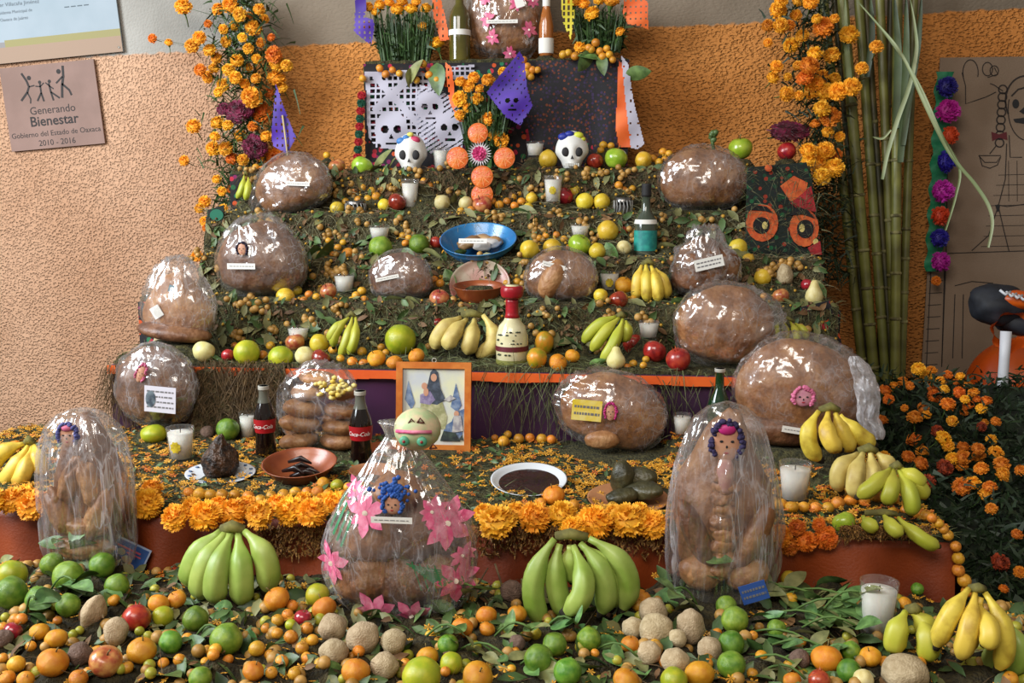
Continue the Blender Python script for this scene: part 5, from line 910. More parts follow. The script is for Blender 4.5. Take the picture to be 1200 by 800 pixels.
# ------------------------------------------------------------------ cut paper
def picado(name,poly,hole,Y,mat,label,cell=1.25,wave=.004,roll=0):
    xs=[q[0] for q in poly]; ys=[q[1] for q in poly]; c0=P(sum(xs)/len(xs),sum(ys)/len(ys),Y); s=S(c0); cx,cy=sum(xs)/len(xs),sum(ys)/len(ys)
    nx=int((max(xs)-min(xs))/cell)+1; ny=int((max(ys)-min(ys))/cell)+1; V=[];F=[];idx={}
    def vid(i,j):
        if (i,j) not in idx:
            x=min(xs)+i*cell; y=min(ys)+j*cell; idx[(i,j)]=len(V); V.append(((x-cx)*s,wave*math.sin((x+y)*.12)+wave*.6*math.sin(y*.2),-(y-cy)*s))
        return idx[(i,j)]
    for i in range(nx):
        for j in range(ny):
            x=min(xs)+(i+.5)*cell; y=min(ys)+(j+.5)*cell
            if pip(x,y,poly) and not hole(x,y): F.append((vid(i,j),vid(i+1,j),vid(i+1,j+1),vid(i,j+1)))
    return tag(ob(name,mesh(name,V,F,(mat,),smooth=True),None,c0),label,'paper banner')
def skull_hole(x,y,cx,cy,r):
    dx,dy=(x-cx)/r,(y-cy)/r
    if dx*dx+(dy*.9)**2>1: return None
    if (abs(dx)-.38)**2+(dy+.05)**2<.055: return True
    if abs(dx)<.14 and .22<dy<.5 and abs(dx)<(dy-.18)*.5: return True
    if abs(dy-.78)<.07 and abs(dx)<.36: return True
    return False
def seg_d(x,y,a,b):
    dx,dy=b[0]-a[0],b[1]-a[1]; t=max(0,min(1,((x-a[0])*dx+(y-a[1])*dy)/(dx*dx+dy*dy))); return math.hypot(x-a[0]-t*dx,y-a[1]-t*dy)
PW=pm('tissue_white','aaa6b4',rough=.7); PP=pm('tissue_purple','35187e','4a2498',9,.6); PO=pm('tissue_orange','d9581c','e87030',9,.6); PY_=pm('tissue_yellow','c8b41c','d9cc3c',9,.6)
def h1(x,y):
    k=skull_hole(x,y,458,152,20)
    if k is not None: return k
    if x<431 or y<89 or y>172 or x>504: return False
    if min(seg_d(x,y,(441,92),(490,145)),seg_d(x,y,(478,95),(440,128)))<4: return False
    return (x%7<4.6) and (y%7<4.4)
picado('paper_banner',[(428,85),(474,84),(506,88),(508,150),(500,172),(474,176),(440,172),(430,160)],h1,3.715,PW,'white cut paper sheet with a lattice and skull under the left marigolds',1.1)
def h2(x,y):
    for c_ in ((504,126,16),(527,150,17)):
        k=skull_hole(x,y,*c_)
        if k is not None: return k
    return ((x+y*1.6)%9<3.2) and y>104
picado('paper_banner',[(492,100),(520,108),(536,122),(544,150),(542,172),(520,180),(496,178),(488,150),(486,118)],h2,3.700,PW,'white cut paper sheet with two skulls behind the left sugar skull',1.1)
picado('paper_banner',[(529,78),(556,76),(556,92),(529,93)],lambda x,y:(x%6<3.6 and y%6<3.8 and 79<y<90),3.72,PW,'small white cut paper strip behind the bouquet',1.0)
def hp(x,y): 
    k=skull_hole(x,y,600,118,13); 
    return k if k is not None else ((x*1.3+y)%11<2.6 and (y-x)%9<3.5)
picado('paper_banner',[(609,62),(614,70),(618,104),(624,124),(610,146),(592,136),(570,108),(578,98)],hp,3.58,PP,'purple cut paper pennant standing behind the orange slice cross',1.1)
picado('paper_banner',[(324,100),(329,112),(338,140),(347,160),(336,180),(318,170),(317,160),(322,120)],lambda x,y:(x%7<2.2 and y%8<3),3.62,PP,'purple cut paper pennant on a stick above the left loaf',1.1)
tag(ob('pennant_stick',mesh('pennant_stick',*tube([P(331,135,3.615),P(335,165,3.612),P(339,200,3.60)],.0035,6),(pm('pale_wood','b8a476',rough=.7),))),'thin pale stick holding the left purple pennant','stick')
picado('paper_banner',[(417,-6),(430,-6),(428,20),(440,24),(434,52),(414,36)],lambda x,y:(x%6<2.4 and y%6<2.6 and y>14),3.76,PP,'purple cut paper flag left of the high marigold bunch',1.0)
picado('paper_banner',[(506,-6),(516,-4),(525,34),(526,46),(516,48),(508,20)],lambda x,y:(x%7<2 and y%8<3),3.79,PO,'orange cut paper flag right of the high marigold bunch',1.0)
picado('paper_banner',[(522,74),(530,80),(532,100),(534,130),(546,142),(538,142),(526,118)],lambda x,y:(x%7<2 and y%9<3),3.65,PO,'orange cut paper flag at the left of the bouquet',1.0)
picado('paper_banner',[(656,-6),(672,-6),(673,20),(669,46),(660,26)],lambda x,y:(x%5<2.6 and y%7<4.6),3.77,PY_,'yellow cut paper flag left of the right marigold bunch',.9)
picado('paper_banner',[(732,-6),(758,-6),(760,34),(750,30),(736,28),(730,16)],lambda x,y:(x%6<2 and y%7<2.4),3.8,PO,'orange cut paper flag right of the right marigold bunch',1.0)
picado('paper_banner',[(724,72),(731,78),(734,120),(742,172),(726,172),(722,150)],lambda x,y:False,3.716,PO,'plain orange paper strip hanging at the dark lace edge',1.2)
picado('paper_banner',[(727,66),(735,76),(742,118),(756,168),(748,174),(740,172),(733,120)],lambda x,y:(x%9<2 and y%13<2.5),3.708,PW,'long white paper strip hanging beside the orange strip',1.1)
LACE=cloth_print('dark_lace','0c0812',['1c1030','241438','120c18','5a2410','20122c','4a1c10','2c1a44','6e3010'],95,.7,.45)
x0,x1=XR['BOX']; V,F=[],[]
for i in range(40):
    for k in range(14):
        x=P(617,100,3.72).x+(x1-P(617,100,3.72).x)*i/39; z=TIERS['BOX'][2]+.004-(TIERS['BOX'][2]-TIERS['T6'][2]-.01)*k/13; V.append((x,3.728+.004*math.sin(x*50)*k/13,z))
for i in range(39):
    for k in range(13): F.append((i*14+k,i*14+k+1,(i+1)*14+k+1,(i+1)*14+k))
tag(ob('lace_cloth',mesh('lace_cloth',V,F,(LACE,))),'dark purple lace cloth on the box behind the right sugar skull','cloth')
drape('embroidered_cloth','BOX',EMB,TIERS['T6'][2]+.006,'black flowered cloth over the highest box under the bottles',.003,nf=30,off=-.0)
# left box edge: strip of red and green embroidery balls
for i in range(9):
    p=P(424-i*.6,112+i*9,3.70); s=S(p); tag(ob('pompom',random.choice(MM['r']).copy() if False else mari_mesh(200+i,'pompom',pm('pompom_green','14503a',rough=.8) if i%2 else pm('pompom_red','a81824',rough=.8)),None,p,(R(70),0,0),5.5*s),'%s wool pompom on the edge of the white cut paper'%('green' if i%2 else 'red'),'pompom','%s pompoms by the cut paper'%('green' if i%2 else 'red'))

# ------------------------------------------------------------------ wall signs
def board(name,cx,cy,wpx,hpx,Y,roll,mat,label,cat,th=.008):
    p=P(cx,cy,Y); s=S(p); t=thing(name,label,cat,p,(0,R(-roll),0)); t['s']=s
    ob('panel',mesh('panel',*box(-wpx/2*s,wpx/2*s,0,th,-hpx/2*s,hpx/2*s),(mat,),smooth=False),t); return t,s
def put_text(t,txt,size,x,z,mat,y=-.0006,shear=0,bold=0.0): return ob('lettering',text_mesh(txt,size,mat,shear,bold=bold),t,(x,y,z),(R(90),0,0))
INK=pm('sign_ink','1c1412',rough=.7)
t,s=board('wall_sign',61,124,117,96,3.972,4.6,pm('sign_pinkish_metal','7c6258','8a6e64',5,.6,spec=.25),'small pinkish sign with dancing figures and dark lettering','sign')
put_text(t,'Generando',12.5*s,0,-8*s,INK); put_text(t,'Bienestar',16*s,0,-21.5*s,INK,bold=.0008); put_text(t,'Gobierno del Estado de Oaxaca',8.6*s,0,-33.5*s,INK); put_text(t,'2010 - 2016',9.5*s,0,-44.5*s,INK)
def figure(t,lines,head,s):
    mb=MB()
    for pts,wd in lines: mb.add(*ribbon([(x*s,(z+6)*s) for x,z in pts],wd*s,-.0006))
    mb.add(*disc(head[2]*s,12,-.0007,1,1,head[0]*s,(head[1]+6)*s)); ob('dancing_figure',mb.mesh('dancing_figure',(INK,),False),t)
figure(t,[([(-32,34),(-27,25),(-25,18),(-28,12),(-37,3)],2.6),([(-25,18),(-18,19)],1.4),([(-28,12),(-25,4),(-26,-1)],1.6)],(-23.5,28,2.6),s)
figure(t,[([(-11,20),(-11,10),(-17,1)],2.2),([(-11,10),(-9,0)],2.2),([(-17,18),(-11,17),(-6,21)],1.4)],(-11,22,2),s)
figure(t,[([(0,20),(1,10),(3,0)],2.2),([(1,10),(11,2)],2.0),([(-4,21),(0,17),(5,13)],1.4)],(1,22,2),s)
figure(t,[([(20,38),(19,26),(16,16),(14,2)],3.0),([(16,18),(24,10),(26,4)],2.4),([(18,26),(9,19)],2.0)],(14,32,2.8),s)
t,s=board('wall_plaque',22,8,240,124,3.968,4.6,pm('plaque_glass_white','8c98a0','96a0a8',4,.65,spec=.2),'large pale plaque with a yellow and tan stripe above the small sign','plaque')
def stripe(x0,x1,z0,z1,c,y): ob('stripe',mesh('stripe',*box(x0*s,x1*s,y,-.0001,z0*s,z1*s),(pm('stripe_%s'%c,c,rough=.65,spec=.2),),smooth=False),t)
stripe(-120,120,-62,-44,'98806e',-.0006); stripe(-24,120,-44,-36,'8e865c',-.0006); stripe(-120,-24,-44,-38,'848080',-.0006)
G=pm('plaque_ink','3e4a52',rough=.6); put_text(t,'Lic. Javier Villaca\u00f1a Jim\u00e9nez',6.2*s,0-8*s,2*s,G); put_text(t,'Presidente Municipal de',5*s,-8*s,-6.5*s,G); put_text(t,'Oaxaca de Ju\u00e1rez',5*s,-8*s,-14.5*s,G); put_text(t,'Oaxaca de Ju\u00e1rez',5*s,-8*s,17*s,G)
stripe(-58,32,11.5,12.6,'404a50',-.0006)
mb=MB(); mb.add(*tube([(68*s+7*s*math.cos(a),-.0004,14*s+8*s*math.sin(a)) for a in np.linspace(0,6.28,20)],.0016,4)); mb.add(*tube([(64*s,-.0004,10*s),(68*s,-.0004,19*s),(72*s,-.0004,10*s),(65*s,-.0004,13*s)],.0014,4)); ob('emblem',mb.mesh('emblem',(pm('plaque_emblem','5c7890',rough=.5),)),t)
mb=MB()
for i in range(4): mb.add(*box((56+8*i)*s,(62+8*i)*s,-.0006,-.0002,-6.6*s,-5.4*s))
ob('small_print',mb.mesh('small_print',(G,),False),t)
for x in (116,): ob('screw',mesh('screw',*[(lambda VF:([(a,c-.0,b) for a,b,c in VF[0]],VF[1]))(lathe([(.004,-.003),(.004,.0),(.0005,-.004)],10))][0],(CAPM,)),t,(x*s,-.001,-57*s))

# ------------------------------------------------------------------ cardboard poster with line drawing
s=S(P(1150,250,3.95)); a=P(1103,67,3.965); bl=P(1080,436,3.93)
t=thing('cardboard_poster','brown cardboard sheet with a drawn braided skeleton girl, leaning on the wall','poster',(a.x,3.955,bl.z-.02),(R(-1),0,0))
Hb=a.z-bl.z+.02; ob('sheet',mesh('sheet',*box(-.0,.95,0,.006,0,Hb),(pm('cardboard','7a6654','887462',3,.85,.1,150),),smooth=False),t)
def q(px,py): v=P(px,py,3.95); return (v.x-a.x, v.z-t.location.z)
mb=MB(); 
def ln(pts,wd=.0035): mb.add(*ribbon([q(*p_) for p_ in pts],wd,-.0012))
def circ(cx,cy,rx,ry,a0=0,a1=360,n=16): return [(cx+rx*math.cos(R(a0+(a1-a0)*i/n)),cy+ry*math.sin(R(a0+(a1-a0)*i/n))) for i in range(n+1)]
ln(circ(1140,84,9,15,160,380)); ln([(1130,84),(1134,100),(1134,121),(1146,117),(1158,113),(1170,107)]); ln(circ(1160,80,6,8)); ln(circ(1168,82,5,6)); ln([(1160,90),(1172,86),(1168,78)])
for y in range(104,176,9): ln(circ(1178-(y-104)*.07,y,5,5),.005)
ln(circ(1205,118,24,30,150,300),.006); ln(circ(1206,128,22,36,90,200)); ln([(1178,106),(1168,99),(1163,97)]); ln([(1182,168),(1180,210),(1172,240),(1160,276),(1140,294)]); ln([(1185,158),(1186,184),(1200,184)]); ln([(1188,112),(1196,104),(1210,100)],.006)
ln([(1149,182),(1156,190),(1170,190),(1175,182),(1149,182)]); ln([(1150,183),(1153,194),(1162,197),(1171,193),(1175,183)]); ln([(1162,180),(1170,170)]); ln([(1170,240),(1182,242),(1205,239)]); ln([(1172,243),(1178,270),(1184,295)]); ln([(1112,297),(1205,294)]); ln([(1113,150),(1110,300),(1104,430)]); ln([(1120,335),(1140,330),(1165,332)])
for y in range(205,290,12): ln([(1172-(y-205)*.25,y),(1205,y-1)],.002)
for x in (1184,1194): ln([(x,188),(x,236)],.002)
for i in range(8): ln([(1090-i,330+i*14),(1106-i,329+i*14)],.003)
ln([(1108,316),(1104,430)]); ln([(1092,316),(1086,430)]); ln([(1120,345),(1117,420)]); ln([(1130,345),(1128,420)])
ob('drawn_lines',mb.mesh('drawn_lines',(pm('marker_dark','2a221e',rough=.8),),False),t)
for pts_ in (circ(1193,121,4,5.5)[:-1],[(1190,139),(1205,137),(1205,145),(1192,143)],[(1168,240),(1174,240),(1172,248),(1170,248)],[(1197,130),(1204,124),(1204,134)]): mb=MB(); mb.add(*poly_flat([q(*p_) for p_ in pts_],-.0016)); ob('drawn_fill',mb.mesh('drawn_fill',(DARK,),False),t)
mb=MB(); mb.add(*poly_flat([q(*p_) for p_ in [(1164,154),(1173,157),(1182,154),(1183,164),(1173,161),(1165,165)]],-.0016)); ob('drawn_bow',mb.mesh('drawn_bow',(pm('bow_red','5a1c22',rough=.8),),False),t)

# ------------------------------------------------------------------ paper flower garland down the poster's edge
GARL=[(1110,102,24,'1c1470'),(1111,130,28,'b0188c'),(1113,159,22,'c8481c'),(1108,190,26,'241a90'),(1105,224,26,'b01c98'),(1102,253,23,'c03c18'),(1101,279,22,'241a86'),(1102,307,24,'a81c90')]
CN={'1c1470':'navy blue','b0188c':'pink','c8481c':'orange','241a90':'blue','b01c98':'magenta','c03c18':'red-orange','241a86':'violet blue','a81c90':'fuchsia'}
NEXT=['topmost, above the pink one','second from the top','third from the top','fourth from the top','fifth from the top','sixth from the top','seventh from the top','lowest of all']
for i,(x,y,d,c) in enumerate(GARL):
    p=P(x,y,3.88); s=S(p); tag(ob('paper_flower',mari_mesh(300+i,'paper_flower',pm('tissue_%s'%c,c,rough=.6)),None,p,(R(80),0,random.random()),d/2*s*1.05),'%s tissue paper flower on the green strip, %s'%(CN[c],NEXT[i]),'paper flower','paper flowers on the green strip')
V,F=[],[]
for i in range(40):
    y=84+i*6; x=1107-(y-84)*.055
    for k,dx in enumerate((-10,-3,4,11)): V.append(P(x+dx+2*math.sin(i*1.3+k),y,3.925+.012*math.sin(i*2.1+k*2)))
for i in range(39):
    for k in range(3): F.append((i*4+k,i*4+k+1,i*4+k+5,i*4+k+4))
tag(ob('paper_strip',mesh('paper_strip',V,F,(pm('tissue_green','12704c','1c8a5c',20,.6),))),'green crepe paper strip behind the paper flowers on cardboard','paper strip')
p=P(1097,329,3.9); tag(ob('marigold',MM['d'][0],None,p,(R(70),0,0),6*S(p)),'single small marigold under the lowest paper flower','flower')

# ------------------------------------------------------------------ orange and black decoration with bone limb (right edge)
p=P(1190,500,3.35); s=S(p); t=thing('halloween_figure','orange rounded figure with a white bone limb and black laced shoe','decoration',(p.x,p.y,0))
def L3(px,py,dy=0): v=P(px,py,3.35+dy); return Vector((v.x-t.location.x,dy,v.z))
OR=pm('orange_plastic','b8460c','cc5a14',4,.4); BK=pm('black_fabric','0c0e16','161a24',30,.7); BONE=pm('bone_white','c9cbd2',rough=.5)
V,F=ico(4); ob('body',mesh('body',V*np.array([70*s,.16,62*s])*(1+.03*np.abs(np.sin(np.arctan2(V[:,1],V[:,0])*5)))[:,None],F,(OR,)),t,L3(1205,455,.12)); ob('lower_body',mesh('lower_body',V*np.array([50*s,.14,46*s]),F,(OR,)),t,L3(1222,480,.0))
ob('shoe',loaf_mesh('shoe',34*s,.075,26*s,BK,5,4,.1,.7),t,L3(1172,360,-.1),(0,R(15),0)); ob('shoe_toe',loaf_mesh('shoe_toe',40*s,.07,16*s,BK,7,4,.05,.7),t,L3(1206,382,-.11),(0,R(12),0)); ob('tongue',loaf_mesh('tongue',24*s,.05,11*s,OR,6,3,.06,.8),t,L3(1196,352,-.14),(0,R(8),0))
for i in range(4): ob('shoelace',mesh('shoelace',*tube([L3(1172+i*7,340+i*2,-.19),L3(1178+i*7,345+i*2,-.205),L3(1184+i*7,342+i*2,-.19)],.0045,6),(BONE,)),t)
V,F=[],[]
for i in range(5):
    for k in range(40): a=2*math.pi*k/40; rr=(14+i*2.2+1.8*i/4*math.sin(a*7))*s; V.append(tuple(L3(1180,386,-.14)+Vector((rr*math.cos(a),-.012*i+.004*math.sin(a*9),rr*.95*math.sin(a)))))
for i in range(4):
    for k in range(40): F.append((i*40+k,i*40+(k+1)%40,(i+1)*40+(k+1)%40,(i+1)*40+k))
ob('ruffled_cuff',mesh('ruffled_cuff',V,F,(OR,)),t)
ob('bone',mesh('bone',*tube([L3(1179,388,-.19),L3(1177,420,-.2),L3(1175,448,-.2),L3(1174,460,-.2)],[6*s,5.5*s,5.5*s,7*s],12),(BONE,)),t); ob('bone',mesh('bone',*tube([L3(1168,461,-.2),L3(1182,463,-.2),L3(1205,469,-.2),L3(1230,474,-.2)],[4*s,7*s,5*s,5*s],12),(BONE,)),t)
ob('screw',mesh('screw',ico(2)[0]*.006,ico(2)[1],(DARK,)),t,L3(1176,460,-.222))

# ------------------------------------------------------------------ sugar canes
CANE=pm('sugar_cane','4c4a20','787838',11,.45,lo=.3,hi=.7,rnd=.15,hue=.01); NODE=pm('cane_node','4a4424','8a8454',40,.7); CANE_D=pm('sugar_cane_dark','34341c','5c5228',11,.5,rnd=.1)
def cane(x0,x1,wpx,Yt,Yb,nodes_,m,pyb=446):
    top=P(x0,-30,Yt); bot=P(x1,pyb,Yb); s=S(bot); r=wpx/2*s*.86; d=top-bot; lb='thin dark brown-green sugar cane behind the others' if m is CANE_D else 'tall olive jointed sugar cane standing beside the flower column'; t=thing('sugar_cane',lb,'sugar cane',bot,group='dark sugar canes' if m is CANE_D else 'sugar canes leaning on the wall')
    ext=-bot.z/d.z if d.z else 0; low=d*ext; n=30; pts=[low+(d-low)*(i/n) for i in range(n+1)]
    ob('stalk',mesh('stalk',*tube(pts,r,12),(m,)),t)
    for py in nodes_:
        u=(pyb-py)/(pyb+30); c=d*u; dn=d.normalized(); ob('node_ring',mesh('node_ring',*tube([c-dn*.006,c-dn*.002,c+dn*.002,c+dn*.006],[r*1.02,r*1.16,r*1.16,r*1.02],12),(NODE,)),t)
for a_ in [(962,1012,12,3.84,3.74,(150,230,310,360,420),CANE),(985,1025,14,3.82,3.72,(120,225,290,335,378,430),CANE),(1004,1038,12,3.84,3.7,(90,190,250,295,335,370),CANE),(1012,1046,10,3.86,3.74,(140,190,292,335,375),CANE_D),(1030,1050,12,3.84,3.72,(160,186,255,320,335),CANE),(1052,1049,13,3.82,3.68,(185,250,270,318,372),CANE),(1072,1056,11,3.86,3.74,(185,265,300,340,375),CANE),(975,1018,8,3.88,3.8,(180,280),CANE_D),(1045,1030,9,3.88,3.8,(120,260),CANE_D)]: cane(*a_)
# long cane leaves
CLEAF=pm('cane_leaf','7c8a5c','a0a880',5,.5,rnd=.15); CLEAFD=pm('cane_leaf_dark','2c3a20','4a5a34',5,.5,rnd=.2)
def strap(pts,wpx,Y,m,label,group):
    n=len(pts); PT=[P(x,y,yy) for (x,y),yy in zip(pts,Y)]; V,F=[],[]
    fine=[]
    for i in range(n-1):
        p0=PT[max(i-1,0)];p1=PT[i];p2=PT[i+1];p3=PT[min(i+2,n-1)]
        for k in range(6): u=k/6; fine.append(.5*((2*p1)+(p2-p0)*u+(2*p0-5*p1+4*p2-p3)*u*u+(-p0+3*p1-3*p2+p3)*u**3))
    fine.append(PT[-1]); N_=len(fine)
    for i,p_ in enumerate(fine):
        tt=(fine[min(i+1,N_-1)]-fine[max(i-1,0)]).normalized(); sd=tt.cross(Vector((.3,1,.1))).normalized(); w_=wpx*S(p_)/2*max(.12,math.sin(math.pi*min(1,.15+.85*(1-i/N_)))**.6)
        V+=[p_-sd*w_,p_+Vector((0,.004,0)),p_+sd*w_]
        if i: k=3*i; F+=[(k-3,k-2,k+1,k),(k-2,k-1,k+2,k+1)]
    return tag(ob('cane_leaf',mesh('cane_leaf',V,F,(m,))),label,'leaf',group)
lab='long pale narrow cane leaf arching over the cardboard poster'; gr='pale arching cane leaves'
strap([(1003,0),(1030,30),(1058,66),(1085,125),(1107,170),(1125,198)],3.6,[3.75,3.7,3.65,3.6,3.6,3.6],CLEAF,lab,gr); strap([(1060,70),(1090,130),(1118,185),(1142,215),(1158,240),(1163,262),(1158,290)],4,[3.66,3.62,3.6,3.58,3.56,3.55,3.55],CLEAF,lab,gr)
strap([(1002,-4),(1040,44),(1075,95),(1102,155),(1124,196),(1120,230),(1108,270)],3,[3.76,3.7,3.66,3.62,3.6,3.6,3.62],CLEAF,lab,gr);
lab='cane leaf hanging along the sugar cane stalks'; gr='cane leaves hugging the stalks'
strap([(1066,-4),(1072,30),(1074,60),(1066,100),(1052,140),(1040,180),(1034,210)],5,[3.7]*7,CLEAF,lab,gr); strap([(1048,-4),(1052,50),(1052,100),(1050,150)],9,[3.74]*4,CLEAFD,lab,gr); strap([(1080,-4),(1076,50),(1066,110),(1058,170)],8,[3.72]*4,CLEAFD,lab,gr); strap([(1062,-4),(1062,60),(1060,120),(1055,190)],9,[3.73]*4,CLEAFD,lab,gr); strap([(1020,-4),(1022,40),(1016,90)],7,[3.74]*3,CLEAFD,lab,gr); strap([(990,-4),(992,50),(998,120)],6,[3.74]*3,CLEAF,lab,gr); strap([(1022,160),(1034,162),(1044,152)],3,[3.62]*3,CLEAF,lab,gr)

# ------------------------------------------------------------------ embroidered end panel with orange eyes
PT_=cloth_print('embroidered_green_cloth','0e1a14',['14532e','0f3a24','1a1418','8a2a14','17402a','120e10'],60)
def panel(poly,Y,m,label,shapes):
    c=P(poly[0][0],poly[0][1],Y); s=S(c); t=thing('embroidered_cloth',label,'cloth',c)
    def f(pt): v=P(pt[0],pt[1],Y); return (v.x-c.x,v.z-c.z)
    mb=MB(); mb.add(*poly_flat([f(q_) for q_ in poly],0)); pts=[f(q_) for q_ in poly]; n=len(pts); V=[(x,y,z) for y in (0,.006) for x,z in pts]; F=[tuple(range(n)),tuple(range(2*n-1,n-1,-1))]+[(i,(i+1)%n,n+(i+1)%n,n+i) for i in range(n)]
    ob('fabric',mesh('fabric',V,F,(m,),smooth=False),t)
    for j,(pts,mat) in enumerate(shapes): pp=[f(q_) for q_ in (pts[:-1] if len(pts)>10 else pts)]; n=len(pp); V=[(x,y,z) for y in (-.003-.0012*j,.0) for x,z in pp]; F=[tuple(range(n))]+[(i,n+i,n+(i+1)%n,(i+1)%n) for i in range(n)]; ob('motif',mesh('motif',V,F,(mat,),smooth=False),t)
EO=pm('motif_orange','b8481c','d0642c',50,.75); ER=pm('motif_red','8a141c','a82428',50,.75); EK=pm('motif_black','0e0a0c',rough=.8); EC=pm('motif_cream','c8b46c',rough=.8)
panel([(876,196),(945,190),(952,212),(962,290),(958,306),(872,306)],3.345,PT_,'green embroidered cloth with orange eye motifs beneath the green apple',
  [(circ(893,261,19,22),EO),(circ(892,264,10,10),EK),(circ(896,264,3.2,4.5),EC),([(878,246),(886,240),(898,242),(906,250),(896,247)],EK),([(914,218),(930,206),(946,214),(944,228),(926,236)],EO),([(926,238),(950,218),(956,248),(936,246)],ER),(circ(942,267,17,22),EO),(circ(943,268,10,11),EK),(circ(939,267,3.2,4.8),EC),([(926,252),(934,242),(946,246),(954,256),(940,251)],EK),(circ(955,283,3,4),EC),([(946,290),(960,282),(962,298),(950,298)],ER),(circ(900,197,4,4),EO)])
panel([(938,360),(972,352),(986,400),(984,430),(940,430)],2.965,EMB,'flowered cloth corner in red and orange beside the pear',[(circ(962,388,9,12),ER),(circ(966,396,10,9),EO),(circ(958,378,3,4),EC)])
panel([(243,246),(262,240),(262,310),(246,308),(242,280)],3.37,PT_,'narrow flowered cloth corner left of the tiny mangoes' if False else 'narrow flowered cloth corner under the left flower column',[(circ(254,252,8,7),pm('motif_green','146048',rough=.8)),([(244,262),(252,258),(252,284),(246,282)],ER),(circ(250,292,6,6),EO)])

L_=[(P(random.uniform(868,966),random.uniform(188,312),random.uniform(3.325,3.34)),Vector((random.gauss(0,1),-.3,random.gauss(-.2,.6))),random.uniform(.02,.07),random.uniform(.0015,.003),.3) for i in range(330)]
EMB_L=L_
# blue picture card leaning in the pile
p=P(146,652,1.95); s=S(p); t=thing('picture_card','blue picture card tilted against the tall left bread','card',p,(R(-15),R(24),0)); t.location.z=max(t.location.z,.46)
ob('card',mesh('card',*box(-24*s,24*s,0,.002,-17*s,17*s),(pm('card_blue','1e3c74','2c5490',20,.4),),smooth=False),t); ob('border',mesh('border',*box(-26*s,26*s,.0006,.003,-19*s,19*s),(pm('card_border','8a98b4',rough=.5),),smooth=False),t)
mb=MB(); [mb.add(*disc(r_*s,14,-.001,1.3,1,x*s,z*s)) for x,z,r_ in ((4,-2,5),(10,-9,5),(-6,4,4),(-10,-6,4))]; ob('card_shapes',mb.mesh('card_shapes',(pm('card_shape','8a9078','a8704c',60,.5),),False),t); mb=MB(); mb.add(*box(-14*s,16*s,-.001,0,9*s,11*s)); mb.add(*box(0,18*s,-.001,0,5*s,6.6*s)); ob('card_print',mb.mesh('card_print',(pm('card_red','a84858'),),False),t)

# ------------------------------------------------------------------ stems and foliage masses (uncountable)
def blades(name,pts_dir,mat,label,cat,seg=3):
    mb_V,mb_F=[],[]
    for p_,d_,l,w_,dr in pts_dir:
        p_=Vector(p_); d_=Vector(d_).normalized(); sd=d_.cross(Vector((random.uniform(-1,1),random.uniform(-1,1),random.uniform(-1,1)))); sd=sd.normalized() if sd.length>1e-3 else Vector((1,0,0)); n=len(mb_V)
        for i in range(seg+1):
            u=i/seg; c=p_+d_*(l*u)+Vector((0,0,-dr*l*u*u)); ww=w_*(1-.8*u); mb_V+=[c-sd*ww/2,c+sd*ww/2]
            if i: k=n+2*i; mb_F.append((k-2,k-1,k+1,k))
    o=ob(name,mesh(name,mb_V,mb_F,(mat,),smooth=False)); return tag(o,label,cat,kind='stuff')
def rv(a=1): return Vector((random.uniform(-a,a),random.uniform(-a,a),random.uniform(-a,a)))
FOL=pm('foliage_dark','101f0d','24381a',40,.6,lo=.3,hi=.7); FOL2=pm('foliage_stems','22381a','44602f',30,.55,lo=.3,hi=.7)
L_=[]
for i in range(1500):
    py=random.uniform(-10,240); cx=np.interp(py,[0,60,120,200,240],[285,285,290,282,268]); px=random.gauss(cx,18 if py<200 else 9); L_.append((P(px,py,random.uniform(3.78,3.92)),rv()+Vector((0,-.4,.2)),random.uniform(.03,.09),random.uniform(.004,.012),.3))
for x,y,d in LC:
    if x<250: L_.append((P(285,y+20,3.86),P(x,y,3.78)-P(285,y+20,3.86),(P(x,y,3.78)-P(285,y+20,3.86)).length,.004,0))
blades('flower_foliage',L_,FOL2,'dark green stems and leaves of the left flower column','foliage',2)
L_=[]
for i in range(1500):
    py=random.uniform(-10,330); cx=np.interp(py,[0,60,120,200,330],[945,950,960,965,975]); px=random.gauss(cx,17); L_.append((P(px,py,random.uniform(3.66,3.86)),rv()+Vector((0,-.4,.2)),random.uniform(.03,.08),random.uniform(.004,.011),.3))
blades('flower_foliage',L_,FOL,'dark stems and leaves of the right flower column','foliage',2)
def bouquet(x0,x1,yt,yb,Y,n,label,taper=.6):
    L_=[]
    for i in range(n):
        u=random.uniform(0,1); xb=(x0+x1)/2+(u-.5)*(x1-x0)*taper; xt=x0+u*(x1-x0); yy=random.uniform(-.05,.05); a_=P(xb,random.uniform(yb-4,yb),Y+yy); b_=P(xt+random.gauss(0,3),random.uniform(yt,yt+(yb-yt)*.35),Y+yy); L_.append((a_,b_-a_,(b_-a_).length,.006,0))
        q_=a_.lerp(b_,random.random()); L_.append((q_,rv()+Vector((0,-.6,.3)),random.uniform(.02,.045),.011,.2))
    blades('flower_stems',L_,FOL2,label,'foliage',2)
bouquet(438,512,8,76,3.82,420,'green stems of the marigold bunch left of the spirit bottle',.75); bouquet(670,735,4,62,3.84,380,'green stems of the marigold bunch right of the top bottles',.75); bouquet(535,598,100,196,3.66,420,'green stems of the bouquet behind the orange slices',.5)
